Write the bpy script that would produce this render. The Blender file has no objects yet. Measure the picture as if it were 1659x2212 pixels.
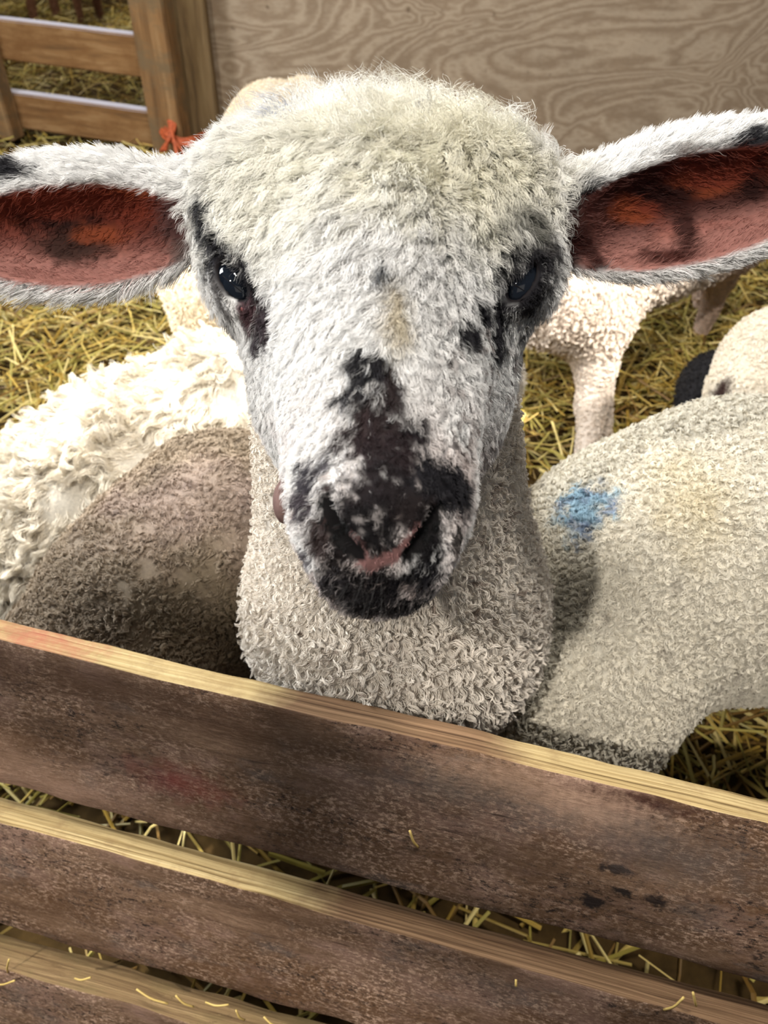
import bpy, math, random
import numpy as np
from mathutils import Matrix, Vector
FUR = 1.0
rng = np.random.default_rng(7)
random.seed(7)
sc = bpy.context.scene
COL = bpy.context.collection

# ------------------------------------------------------------------ camera
FPX = 1662.0
CAM = np.array([0.0, 0.0, 0.92])
PITCH = math.radians(44); ROLL = math.radians(2)
cp, sp = math.cos(PITCH), math.sin(PITCH)
F = np.array([0, cp, -sp]); U0 = np.array([0, sp, cp]); R0 = np.array([1.0, 0, 0])
RV = R0*math.cos(ROLL) + U0*math.sin(ROLL)
UV = U0*math.cos(ROLL) - R0*math.sin(ROLL)
B = np.stack([RV, UV, F])              # rows
def C(px, py, d):                      # pixel + distance along the view axis -> metric camera-frame point (x right, y up, z away)
    return np.array([(px-829.5)/FPX*d, -(py-1106)/FPX*d, d])
def c2w(p): return CAM + np.asarray(p) @ B
def w2c(p): return (np.asarray(p)-CAM) @ B.T
def W(px, py, d): return c2w(C(px, py, d))
def ray(px, py):
    v = (np.array([(px-829.5)/FPX, -(py-1106)/FPX, 1.0])) @ B
    return v
def hit_plane(px, py, p0, n):
    v = ray(px, py); t = np.dot(np.asarray(p0)-CAM, n)/np.dot(v, n); return CAM + v*t
def hit_z(px, py, z): return hit_plane(px, py, [0, 0, z], np.array([0, 0, 1.0]))

cd = bpy.data.cameras.new('camera'); co = bpy.data.objects.new('camera', cd); COL.objects.link(co)
mw = Matrix.Identity(4)
for i in range(3):
    mw[i][0] = RV[i]; mw[i][1] = UV[i]; mw[i][2] = -F[i]; mw[i][3] = CAM[i]
co.matrix_world = mw
cd.sensor_fit = 'VERTICAL'; cd.sensor_height = 24; cd.lens = FPX/2212*24
cd.clip_start = 0.02; cd.clip_end = 60
cd.dof.use_dof = True; cd.dof.focus_distance = 0.42; cd.dof.aperture_fstop = 8.5
sc.camera = co

# ------------------------------------------------------------------ noise
def _h(ix, iy, iz, seed):
    n = (ix.astype(np.int64)*374761393 + iy.astype(np.int64)*668265263 + iz.astype(np.int64)*2147483647 + seed*1274126177) & 0xffffffff
    n = ((n ^ (n >> 13))*1274126177) & 0xffffffff
    n = ((n ^ (n >> 16))*2246822519) & 0xffffffff
    return ((n ^ (n >> 15)) & 0xffffff)/float(0xffffff)
def noise(p, s, seed=0):
    q = np.asarray(p)*s + 1000.0; i = np.floor(q).astype(np.int64); f = q-i; f = f*f*(3-2*f); r = 0
    for a in (0, 1):
        for b in (0, 1):
            for c in (0, 1):
                w = (f[:, 0] if a else 1-f[:, 0])*(f[:, 1] if b else 1-f[:, 1])*(f[:, 2] if c else 1-f[:, 2])
                r = r + w*_h(i[:, 0]+a, i[:, 1]+b, i[:, 2]+c, seed)
    return r*2-1
def vnoise(p, s, seed=0):
    return np.stack([noise(p, s, seed+11*k) for k in range(3)], 1)
def ss(a, b, x):
    t = np.clip((x-a)/(b-a), 0, 1); return t*t*(3-2*t)
def nrm(v): return v/np.maximum(np.linalg.norm(v, axis=-1, keepdims=True), 1e-9)
def srgb(r, g, b):
    f = lambda c: (c/255/12.92 if c/255 <= .04045 else ((c/255+.055)/1.055)**2.4)
    return np.array([f(r), f(g), f(b)])

# ------------------------------------------------------------------ signed distance shapes
def ell(p, c, r, R=None):
    q = p-c
    if R is not None: q = q @ R
    r = np.asarray(r, float); k0 = np.linalg.norm(q/r, axis=-1); k1 = np.linalg.norm(q/(r*r), axis=-1)
    return k0*(k0-1)/np.maximum(k1, 1e-6)
def cone(p, a, b, ra, rb):
    a = np.asarray(a); ba = np.asarray(b)-a; pa = p-a
    h = np.clip(pa @ ba/np.dot(ba, ba), 0, 1)
    return np.linalg.norm(pa-h[..., None]*ba, axis=-1) - (ra+(rb-ra)*h)
def smin(a, b, k):
    h = np.clip(.5+.5*(b-a)/k, 0, 1); return b+(a-b)*h-k*h*(1-h)
def smax(a, b, k): return -smin(-a, -b, k)
def rotz(a):
    c, s = math.cos(a), math.sin(a); return np.array([[c, -s, 0], [s, c, 0], [0, 0, 1.0]])

def surface_nets(fn, xs, ys, zs):
    nx, ny, nz = len(xs), len(ys), len(zs)
    V = np.empty((nx, ny, nz), np.float32)
    for i0 in range(0, nx, 16):
        X, Y, Z = np.meshgrid(xs[i0:i0+16], ys, zs, indexing='ij')
        V[i0:i0+16] = fn(np.stack([X, Y, Z], -1).reshape(-1, 3)).reshape(X.shape)
    S = V < 0
    cnt = np.zeros((nx-1, ny-1, nz-1), np.int8)
    for a in (0, 1):
        for b in (0, 1):
            for c in (0, 1): cnt += S[a:nx-1+a, b:ny-1+b, c:nz-1+c]
    cells = np.argwhere((cnt > 0) & (cnt < 8)); n = len(cells)
    idx = np.full((nx-1, ny-1, nz-1), -1, np.int32); idx[tuple(cells.T)] = np.arange(n)
    acc = np.zeros((n, 3)); k = np.zeros(n)
    G = (xs, ys, zs)
    corners = [(a, b, c) for a in (0, 1) for b in (0, 1) for c in (0, 1)]
    def pos(cc): return np.stack([G[j][cells[:, j]+cc[j]] for j in range(3)], 1)
    def val(cc): return V[cells[:, 0]+cc[0], cells[:, 1]+cc[1], cells[:, 2]+cc[2]]
    for c0 in corners:
        for ax in range(3):
            if c0[ax] == 0:
                c1 = list(c0); c1[ax] = 1
                v0, v1 = val(c0), val(c1); m = (v0 < 0) != (v1 < 0)
                t = np.where(m, v0/np.where(m, v0-v1, 1), 0)[:, None]
                acc += np.where(m[:, None], pos(c0)*(1-t)+pos(c1)*t, 0); k += m
    P = acc/k[:, None]
    faces = []
    for ax in range(3):
        o = [(1, 2), (2, 0), (0, 1)][ax]
        sl0 = [slice(None)]*3; sl1 = [slice(None)]*3
        sl0[ax] = slice(0, -1); sl1[ax] = slice(1, None)
        a, b = S[tuple(sl0)], S[tuple(sl1)]
        e = np.argwhere(a != b)
        e = e[(e[:, o[0]] > 0) & (e[:, o[1]] > 0) & (e[:, o[0]] < [nx, ny, nz][o[0]]-1) & (e[:, o[1]] < [nx, ny, nz][o[1]]-1)]
        if not len(e): continue
        flip = S[tuple(e.T)]
        q = []
        for d0, d1 in ((0, 0), (-1, 0), (-1, -1), (0, -1)):
            f = e.copy(); f[:, o[0]] += d0; f[:, o[1]] += d1; q.append(idx[tuple(f.T)])
        q = np.stack(q, 1); q = np.where(flip[:, None], q, q[:, ::-1]); faces.append(q)
    Q = np.concatenate(faces)
    return P, Q[(Q >= 0).all(1)]

def grad(fn, p, e=.0006):
    g = np.stack([fn(p+np.eye(3)[k]*e)-fn(p-np.eye(3)[k]*e) for k in range(3)], 1)
    return nrm(g)

# ------------------------------------------------------------------ object helpers
def tag(o, label=None, cat=None, group=None, kind=None):
    if label: o['label'] = label
    if cat: o['category'] = cat
    if group: o['group'] = group
    if kind: o['kind'] = kind
    return o
def empty(name, loc, **kw):
    o = bpy.data.objects.new(name, None); o.location = [float(x) for x in loc]; o.empty_display_size = .05
    COL.objects.link(o); tag(o, **kw); return o
def mesh_obj(name, V, Fc, mat, parent=None, base=None, smooth=True, cols=None):
    V = np.asarray(V, float)
    if base is None: base = (V.min(0)+V.max(0))/2; base = np.array([base[0], base[1], V[:, 2].min()])
    wl = np.zeros(3)
    if parent is not None:
        pr = parent
        while pr is not None: wl = wl+np.array(pr.location); pr = pr.parent
    me = bpy.data.meshes.new(name); n = len(V)
    me.vertices.add(n); me.vertices.foreach_set('co', (V-base).ravel().astype(np.float32))
    if isinstance(Fc, np.ndarray):
        m, k = Fc.shape
        me.loops.add(m*k); me.loops.foreach_set('vertex_index', Fc.ravel().astype(np.int32))
        me.polygons.add(m); me.polygons.foreach_set('loop_start', np.arange(0, m*k, k, dtype=np.int32))
        me.polygons.foreach_set('loop_total', np.full(m, k, np.int32))
    else:
        tot = [len(f) for f in Fc]
        me.loops.add(sum(tot)); me.loops.foreach_set('vertex_index', [i for f in Fc for i in f])
        me.polygons.add(len(Fc)); me.polygons.foreach_set('loop_start', np.cumsum([0]+tot[:-1]).astype(np.int32))
        me.polygons.foreach_set('loop_total', tot)
    me.polygons.foreach_set('use_smooth', [smooth]*len(me.polygons))
    if cols is not None:
        ca = me.color_attributes.new('Col', 'FLOAT_COLOR', 'POINT')
        ca.data.foreach_set('color', np.concatenate([cols, np.ones((n, 1))], 1).astype(np.float32).ravel())
    me.update(calc_edges=True); me.validate()
    for mm in (mat if isinstance(mat, list) else [mat]): me.materials.append(mm)
    o = bpy.data.objects.new(name, me); COL.objects.link(o)
    o.location = [float(x) for x in (np.asarray(base)-wl)]
    if parent is not None: o.parent = parent
    return o
def hair_obj(name, P, rad, cols, mat, parent):
    N, K = P.shape[:2]
    wl = np.zeros(3); pr = parent
    while pr is not None: wl = wl+np.array(pr.location); pr = pr.parent
    hc = bpy.data.hair_curves.new(name); hc.add_curves([K]*N)
    hc.points.foreach_set('position', (P-wl).astype(np.float32).ravel())
    ra = hc.attributes.get('radius') or hc.attributes.new('radius', 'FLOAT', 'POINT')
    ra.data.foreach_set('value', rad.astype(np.float32).ravel())
    ca = hc.attributes.new('Col', 'FLOAT_COLOR', 'CURVE')
    ca.data.foreach_set('color', np.concatenate([cols, np.ones((N, 1))], 1).astype(np.float32).ravel())
    hc.materials.append(mat)
    o = bpy.data.objects.new(name, hc); COL.objects.link(o); o.parent = parent
    return o

# ------------------------------------------------------------------ materials
def mat(name):
    m = bpy.data.materials.new(name); m.use_nodes = True; nt = m.node_tree
    return m, nt, nt.nodes['Principled BSDF']
def nd(nt, t, **kw):
    n = nt.nodes.new(t)
    for k, v in kw.items():
        if k.startswith('i_'): n.inputs[k[2:].replace('_', ' ')].default_value = v
        else: setattr(n, k, v)
    return n
def ramp(nt, src, stops):
    r = nt.nodes.new('ShaderNodeValToRGB'); e = r.color_ramp.elements
    while len(e) < len(stops): e.new(.5)
    for s, (p, c) in zip(e, stops): s.position = p; s.color = (*c, 1)
    nt.links.new(src, r.inputs[0]); return r.outputs[0]
def mix(nt, fac, a, b, mode='MIX'):
    m = nt.nodes.new('ShaderNodeMix'); m.data_type = 'RGBA'; m.blend_type = mode
    for s, v in ((0, fac), (6, a), (7, b)):
        if hasattr(v, 'links'): nt.links.new(v, m.inputs[s])
        else: m.inputs[s].default_value = v if s == 0 else (*v, 1)
    return m.outputs[2]
def coords(nt, scale, rot=(0, 0, 0), loc=(0, 0, 0)):
    t = nt.nodes.new('ShaderNodeTexCoord'); m = nt.nodes.new('ShaderNodeMapping')
    m.inputs['Scale'].default_value = scale; m.inputs['Rotation'].default_value = rot; m.inputs['Location'].default_value = loc
    nt.links.new(t.outputs['Object'], m.inputs[0]); return m.outputs[0]
def ntex(nt, vec, scale, detail=6, rough=.6, dist=0):
    n = nd(nt, 'ShaderNodeTexNoise', i_Scale=scale, i_Detail=detail, i_Roughness=rough, i_Distortion=dist)
    nt.links.new(vec, n.inputs['Vector']); return n.outputs['Fac']
def bump(nt, b, h, strength=.5, dist=.002):
    n = nd(nt, 'ShaderNodeBump', i_Strength=strength, i_Distance=dist); nt.links.new(h, n.inputs['Height']); nt.links.new(n.outputs[0], b.inputs['Normal'])

def attr_mat(name, rough=.8, spec=.2, noise_amt=.15, nscale=300):
    m, nt, b = mat(name); a = nt.nodes.new('ShaderNodeAttribute'); a.attribute_name = 'Col'
    if noise_amt:
        f = ntex(nt, coords(nt, (1, 1, 1)), nscale, 4)
        r = ramp(nt, f, [(.3, (1-noise_amt*2,)*3), (.7, (1, 1, 1))])
        c = mix(nt, 1.0, a.outputs['Color'], r, 'MULTIPLY'); nt.links.new(c, b.inputs['Base Color'])
    else: nt.links.new(a.outputs['Color'], b.inputs['Base Color'])
    b.inputs['Roughness'].default_value = rough; b.inputs['Specular IOR Level'].default_value = spec
    return m
M_SKIN = attr_mat('lamb_skin')
M_HAIR = attr_mat('lamb_hair', rough=.55, spec=.25, noise_amt=0)

def wood(name, c_dark, c_mid, c_light, grain=(1.2, 30, 30), scale=3.0, blotch=None, scuff=True, bstr=.6):
    m, nt, b = mat(name)
    v = coords(nt, grain); g = ntex(nt, v, scale, 10, .65, .6)
    col = ramp(nt, g, [(.28, c_dark), (.48, c_mid), (.72, c_light)])
    if blotch is not None:
        v2 = coords(nt, (1, 2.2, 2.2)); f = ntex(nt, v2, 7, 8, .7)
        r = ramp(nt, f, [(.45, (0, 0, 0)), (.62, (1, 1, 1))]); col = mix(nt, r, col, blotch)
    if scuff:
        v3 = coords(nt, (14, 40, 40)); f3 = ntex(nt, v3, 9, 8, .8)
        r3 = ramp(nt, f3, [(.6, (0, 0, 0)), (.78, (.75,)*3)]); col = mix(nt, r3, col, tuple(min(1, c*1.7+.02) for c in c_light))
        v4 = coords(nt, (10, 30, 30), loc=(5, 3, 1)); f4 = ntex(nt, v4, 6, 8, .75)
        r4 = ramp(nt, f4, [(.6, (0, 0, 0)), (.72, (.9,)*3)]); col = mix(nt, r4, col, tuple(c*.3 for c in c_dark))
    nt.links.new(col, b.inputs['Base Color']); b.inputs['Roughness'].default_value = .85; b.inputs['Specular IOR Level'].default_value = .25
    bump(nt, b, g, bstr, .003)
    return m
L = lambda *a: tuple(srgb(*a))
def stain(nt, col, t, pos, rad, color, amt=.9, fz=.5, ns=60):
    mp = nt.nodes.new('ShaderNodeMapping'); mp.vector_type = 'POINT'
    mp.inputs['Location'].default_value = [-pos[k]/rad[k] for k in range(3)]; mp.inputs['Scale'].default_value = [1/r for r in rad]; nt.links.new(t.outputs['Object'], mp.inputs[0])
    ln = nd(nt, 'ShaderNodeVectorMath', operation='LENGTH'); nt.links.new(mp.outputs[0], ln.inputs[0])
    n = ntex(nt, t.outputs['Object'], ns, 5, .7); a = nd(nt, 'ShaderNodeMath', operation='MULTIPLY_ADD'); a.inputs[1].default_value = 3.2; nt.links.new(n, a.inputs[0]); nt.links.new(ln.outputs['Value'], a.inputs[2])
    r = ramp(nt, a.outputs[0], [(.0, (amt,)*3), (1, (0, 0, 0))]); e = r.node.color_ramp.elements
    mr = nd(nt, 'ShaderNodeMapRange'); mr.inputs[1].default_value = 2.45-fz; mr.inputs[2].default_value = 2.45+fz; nt.links.new(a.outputs[0], mr.inputs[0]); nt.links.new(mr.outputs[0], r.node.inputs[0])
    return mix(nt, r, col, color)
def face_wood(name='weathered_board', stains=()):
    m, nt, b = mat(name); t = nt.nodes.new('ShaderNodeTexCoord')
    def cc(scale, loc=(0, 0, 0)):
        q = nt.nodes.new('ShaderNodeMapping'); q.inputs['Scale'].default_value = scale; q.inputs['Location'].default_value = loc; nt.links.new(t.outputs['Object'], q.inputs[0]); return q.outputs[0]
    g = ntex(nt, cc((1, 10, 10)), 7, 12, .75, .5)
    col = ramp(nt, g, [(.30, L(74, 52, 36)), (.48, L(116, 88, 66)), (.60, L(138, 108, 84)), (.75, L(168, 138, 112))])
    a = ntex(nt, cc((1, 1.7, 1.7)), 5, 6, .65); col = mix(nt, ramp(nt, a, [(.42, (0, 0, 0)), (.60, (.8,)*3)]), col, L(104, 72, 44))
    a = ntex(nt, cc((1, 1.9, 1.9), (3, 1, 2)), 7, 7, .7); col = mix(nt, ramp(nt, a, [(.48, (0, 0, 0)), (.60, (.75,)*3)]), col, L(150, 118, 102))
    a = ntex(nt, cc((1, 2.2, 2.2), (7, 8, 2)), 8, 7, .7); col = mix(nt, ramp(nt, a, [(.54, (0, 0, 0)), (.64, (.7,)*3)]), col, L(104, 94, 88))
    bl2 = ntex(nt, cc((1, 2, 2), (1, 9, 4)), 11, 5, .65); a = ntex(nt, cc((1, 1.7, 1.7), (9, 4, 2)), 210, 7, .8)
    m0 = nd(nt, 'ShaderNodeMath', operation='MULTIPLY'); nt.links.new(ramp(nt, a, [(.50, (0, 0, 0)), (.58, (1, 1, 1))]), m0.inputs[0]); nt.links.new(ramp(nt, bl2, [(.42, (.10,)*3), (.60, (.95,)*3)]), m0.inputs[1])
    col = mix(nt, m0.outputs[0], col, L(206, 172, 146))
    a = ntex(nt, cc((1, 1.8, 1.8), (2, 7, 5)), 130, 7, .85); bl = ntex(nt, cc((1, 2, 2), (6, 6, 1)), 9, 4, .6)
    mu = nd(nt, 'ShaderNodeMath', operation='MULTIPLY'); nt.links.new(ramp(nt, a, [(.52, (0, 0, 0)), (.59, (1, 1, 1))]), mu.inputs[0]); nt.links.new(ramp(nt, bl, [(.46, (.10,)*3), (.58, (1, 1, 1))]), mu.inputs[1])
    col = mix(nt, mu.outputs[0], col, L(34, 20, 14))
    a = ntex(nt, cc((1, 26, 26), (1, 2, 3)), 12, 8, .6, .3); col = mix(nt, ramp(nt, a, [(.63, (0, 0, 0)), (.68, (.8,)*3)]), col, L(56, 36, 24))
    for st in stains: col = stain(nt, col, t, *st)
    nt.links.new(col, b.inputs['Base Color']); b.inputs['Roughness'].default_value = .75; b.inputs['Specular IOR Level'].default_value = .3
    h = ntex(nt, cc((1, 3, 3)), 120, 8, .75); ad = nd(nt, 'ShaderNodeMath', operation='ADD'); nt.links.new(h, ad.inputs[0]); nt.links.new(g, ad.inputs[1]); bump(nt, b, ad.outputs[0], .8, .003)
    return m
M_FACE = face_wood()
def edge_wood(name, xa, xb, stains=()):
    m, nt, b = mat(name); t = nt.nodes.new('ShaderNodeTexCoord')
    def cc(scale, loc=(0, 0, 0)):
        q = nt.nodes.new('ShaderNodeMapping'); q.inputs['Scale'].default_value = scale; q.inputs['Location'].default_value = loc; nt.links.new(t.outputs['Object'], q.inputs[0]); return q.outputs[0]
    g = ntex(nt, cc((1.2, 110, 20)), 4.2, 5, .6, .25); col = ramp(nt, g, [(.34, L(104, 82, 50)), (.44, L(176, 150, 102)), (.62, L(208, 184, 134)), (.8, L(224, 204, 158))])
    d = ntex(nt, cc((1, 1, 1), (4, 4, 4)), 38, 6, .7); col = mix(nt, ramp(nt, d, [(.5, (0, 0, 0)), (.7, (.6,)*3)]), col, L(150, 122, 84))
    sx = nd(nt, 'ShaderNodeSeparateXYZ'); nt.links.new(t.outputs['Object'], sx.inputs[0]); nz = ntex(nt, cc((1, 1, 1)), 16, 5, .6)
    a = nd(nt, 'ShaderNodeMath', operation='MULTIPLY_ADD'); a.inputs[1].default_value = .14; nt.links.new(nz, a.inputs[0]); nt.links.new(sx.outputs[0], a.inputs[2])
    mn = nd(nt, 'ShaderNodeMapRange'); mn.interpolation_type = 'SMOOTHSTEP'; mn.inputs[1].default_value = xa+.05; mn.inputs[2].default_value = xa+.10; nt.links.new(a.outputs[0], mn.inputs[0])
    mx = nd(nt, 'ShaderNodeMapRange'); mx.interpolation_type = 'SMOOTHSTEP'; mx.inputs[1].default_value = xb+.04; mx.inputs[2].default_value = xb+.10; mx.inputs[3].default_value = 1; mx.inputs[4].default_value = 0; nt.links.new(a.outputs[0], mx.inputs[0])
    mu = nd(nt, 'ShaderNodeMath', operation='MULTIPLY'); nt.links.new(mn.outputs[0], mu.inputs[0]); nt.links.new(mx.outputs[0], mu.inputs[1])
    m2 = nd(nt, 'ShaderNodeMath', operation='MULTIPLY'); m2.inputs[1].default_value = .9; nt.links.new(mu.outputs[0], m2.inputs[0])
    dk = ramp(nt, g, [(.34, L(72, 48, 32)), (.6, L(136, 102, 76)), (.8, L(156, 124, 98))]); col = mix(nt, m2.outputs[0], col, dk)
    for st in stains: col = stain(nt, col, t, *st)
    nt.links.new(col, b.inputs['Base Color']); b.inputs['Roughness'].default_value = .8; b.inputs['Specular IOR Level'].default_value = .25; bump(nt, b, g, .9, .002)
    return m
M_EDGE2 = wood('dirty_board_edge', L(96, 72, 50), L(150, 122, 86), L(190, 160, 116), grain=(1.5, 100, 100), blotch=L(140, 120, 80), bstr=.9)
M_GATE = wood('gate_timber', L(84, 60, 36), L(136, 100, 62), L(164, 130, 90), grain=(1.2, 14, 14), blotch=L(120, 84, 48), scuff=False)
M_GTOP = wood('daylit_timber_top', L(150, 145, 150), L(185, 180, 190), L(215, 212, 222), grain=(1.5, 60, 60), scuff=False)  # pale bluish rail tops: the daylight on them is painted into the colour
M_GATEV = wood('gate_upright_timber', L(84, 60, 36), L(132, 98, 62), L(160, 128, 90), grain=(14, 14, 1.2), blotch=L(112, 92, 66), scuff=False)
M_POST = wood('old_post', L(74, 58, 40), L(118, 96, 66), L(146, 124, 90), grain=(14, 14, 1), scuff=False)

def plywood():
    m, nt, b = mat('plywood_sheet')
    t = nt.nodes.new('ShaderNodeTexCoord'); mp = nt.nodes.new('ShaderNodeMapping'); mp.inputs['Scale'].default_value = (1.3, 1, 3.2)
    nt.links.new(t.outputs['Object'], mp.inputs[0])
    n1 = nd(nt, 'ShaderNodeTexNoise', i_Scale=1.15, i_Detail=3.0, i_Roughness=.5, i_Distortion=1.1); nt.links.new(mp.outputs[0], n1.inputs['Vector'])
    mu = nd(nt, 'ShaderNodeMath', operation='MULTIPLY'); mu.inputs[1].default_value = 17; nt.links.new(n1.outputs['Fac'], mu.inputs[0])
    n2 = ntex(nt, mp.outputs[0], 26, 4, .6); ad = nd(nt, 'ShaderNodeMath', operation='ADD'); nt.links.new(mu.outputs[0], ad.inputs[0]); nt.links.new(n2, ad.inputs[1])
    pp = nd(nt, 'ShaderNodeMath', operation='PINGPONG'); pp.inputs[1].default_value = .5; nt.links.new(ad.outputs[0], pp.inputs[0])
    g = nd(nt, 'ShaderNodeMath', operation='MULTIPLY'); g.inputs[1].default_value = 2; nt.links.new(pp.outputs[0], g.inputs[0])
    col = ramp(nt, g.outputs[0], [(.1, L(146, 125, 102)), (.5, L(160, 140, 117)), (.95, L(176, 157, 134))])
    f = ntex(nt, t.outputs['Object'], 5, 6, .7); r = ramp(nt, f, [(.35, (.86,)*3), (.65, (1, 1, 1))]); col = mix(nt, 1.0, col, r, 'MULTIPLY')
    f = ntex(nt, t.outputs['Object'], 21, 2, .5); r = ramp(nt, f, [(.70, (1, 1, 1)), (.78, (.3, .25, .2))]); col = mix(nt, .8, col, r, 'MULTIPLY')
    nt.links.new(col, b.inputs['Base Color']); b.inputs['Roughness'].default_value = .8
    return m
M_PLY = plywood()
def plain(name, c, rough=.8, spec=.3, nscale=None):
    m, nt, b = mat(name); b.inputs['Base Color'].default_value = (*c, 1); b.inputs['Roughness'].default_value = rough; b.inputs['Specular IOR Level'].default_value = spec
    if nscale:
        f = ntex(nt, coords(nt, (1, 1, 1)), nscale, 6); nt.links.new(ramp(nt, f, [(.35, tuple(x*.55 for x in c)), (.65, tuple(min(1, x*1.3) for x in c))]), b.inputs['Base Color'])
    return m
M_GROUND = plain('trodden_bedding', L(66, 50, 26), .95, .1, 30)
M_STRAW = attr_mat('straw', .5, .35, 0)
M_TWINE = plain('orange_twine', L(176, 84, 46), .6, .3, 200)
M_EYE = plain('eye_gloss', (.004, .006, .010), .04, .8)
M_LID = plain('eye_corner_skin', L(190, 120, 118), .45, .4, 500)
M_LIP = plain('lip_skin', L(140, 104, 98), .4, .4, 400)
M_BARN = plain('barn_cladding', L(90, 82, 70), .9, .1, 3)

# ------------------------------------------------------------------ straw
def straw_mesh(pos, leng, wid, cols, tilt):
    n = len(pos); az = rng.uniform(0, 2*np.pi, n); el = tilt*rng.normal(0, 1, n)
    d = np.stack([np.cos(az)*np.cos(el), np.sin(az)*np.cos(el), np.sin(el)], 1)
    s = nrm(np.cross(d, np.array([0, 0, 1.0])+rng.normal(0, .35, (n, 3)))); u = np.cross(s, d)
    bend = rng.normal(0, .12, n)*leng
    V = np.empty((n, 9, 3))
    for k, t in enumerate((-.5, 0, .5)):
        c = pos+d*(t*leng)[:, None]+u*(bend*(1-4*t*t))[:, None]
        V[:, k*3] = c-s*(wid/2)[:, None]; V[:, k*3+1] = c+u*(wid*.38)[:, None]; V[:, k*3+2] = c+s*(wid/2)[:, None]
    f = np.array([[0, 1, 4, 3], [1, 2, 5, 4], [2, 0, 3, 5], [3, 4, 7, 6], [4, 5, 8, 7], [5, 3, 6, 8]])
    Fc = (f[None]+(np.arange(n)*9)[:, None, None]).reshape(-1, 4)
    return V.reshape(-1, 3), Fc, np.repeat(cols, 9, 0)
def straw_cols(n):
    pal = np.array([L(206, 178, 96), L(186, 154, 72), L(160, 128, 52), L(222, 200, 130), L(150, 134, 60), L(128, 96, 44), L(176, 160, 84)])
    return pal[rng.integers(0, len(pal), n)]*rng.uniform(.75, 1.1, (n, 1))
def scatter(n, x0, x1, y0, y1): return np.stack([rng.uniform(x0, x1, n), rng.uniform(y0, y1, n)], 1)
def zbed(xy):
    p = np.concatenate([xy, np.zeros((len(xy), 1))], 1); return .02*noise(p, 3, 3)+.012*noise(p, 9, 5)
# ground sheet
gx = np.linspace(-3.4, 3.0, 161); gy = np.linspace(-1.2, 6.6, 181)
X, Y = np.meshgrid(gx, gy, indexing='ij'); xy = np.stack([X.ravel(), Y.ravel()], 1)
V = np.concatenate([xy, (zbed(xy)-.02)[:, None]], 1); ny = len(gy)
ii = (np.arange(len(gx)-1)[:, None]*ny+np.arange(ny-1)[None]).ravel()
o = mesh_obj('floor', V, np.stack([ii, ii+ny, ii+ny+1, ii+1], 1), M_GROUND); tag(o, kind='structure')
parts = []
for (n, a) in ((1300, (-1.4, 1.5, .1, .5)), (3600, (-1.4, 1.5, .45, .8)), (20500, (-1.4, 1.5, .75, 2.3)), (20000, (-3.2, 2.6, 1.9, 4.6)), (5000, (-3.2, -.4, 4.0, 6.4))):  # straw thinned by the hurdle; the bare dark ground stands in for shade
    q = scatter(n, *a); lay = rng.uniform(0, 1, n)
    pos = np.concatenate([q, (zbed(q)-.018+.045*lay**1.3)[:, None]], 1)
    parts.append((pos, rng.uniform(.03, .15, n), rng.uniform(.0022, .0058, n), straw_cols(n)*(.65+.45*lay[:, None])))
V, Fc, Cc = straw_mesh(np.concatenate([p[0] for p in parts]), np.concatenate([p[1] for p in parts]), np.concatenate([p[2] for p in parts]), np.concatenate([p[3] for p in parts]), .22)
o = mesh_obj('straw_bedding', V, Fc, M_STRAW, smooth=False, cols=Cc); tag(o, 'deep golden straw bedding spread over the pen floor', 'straw', kind='stuff')

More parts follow.
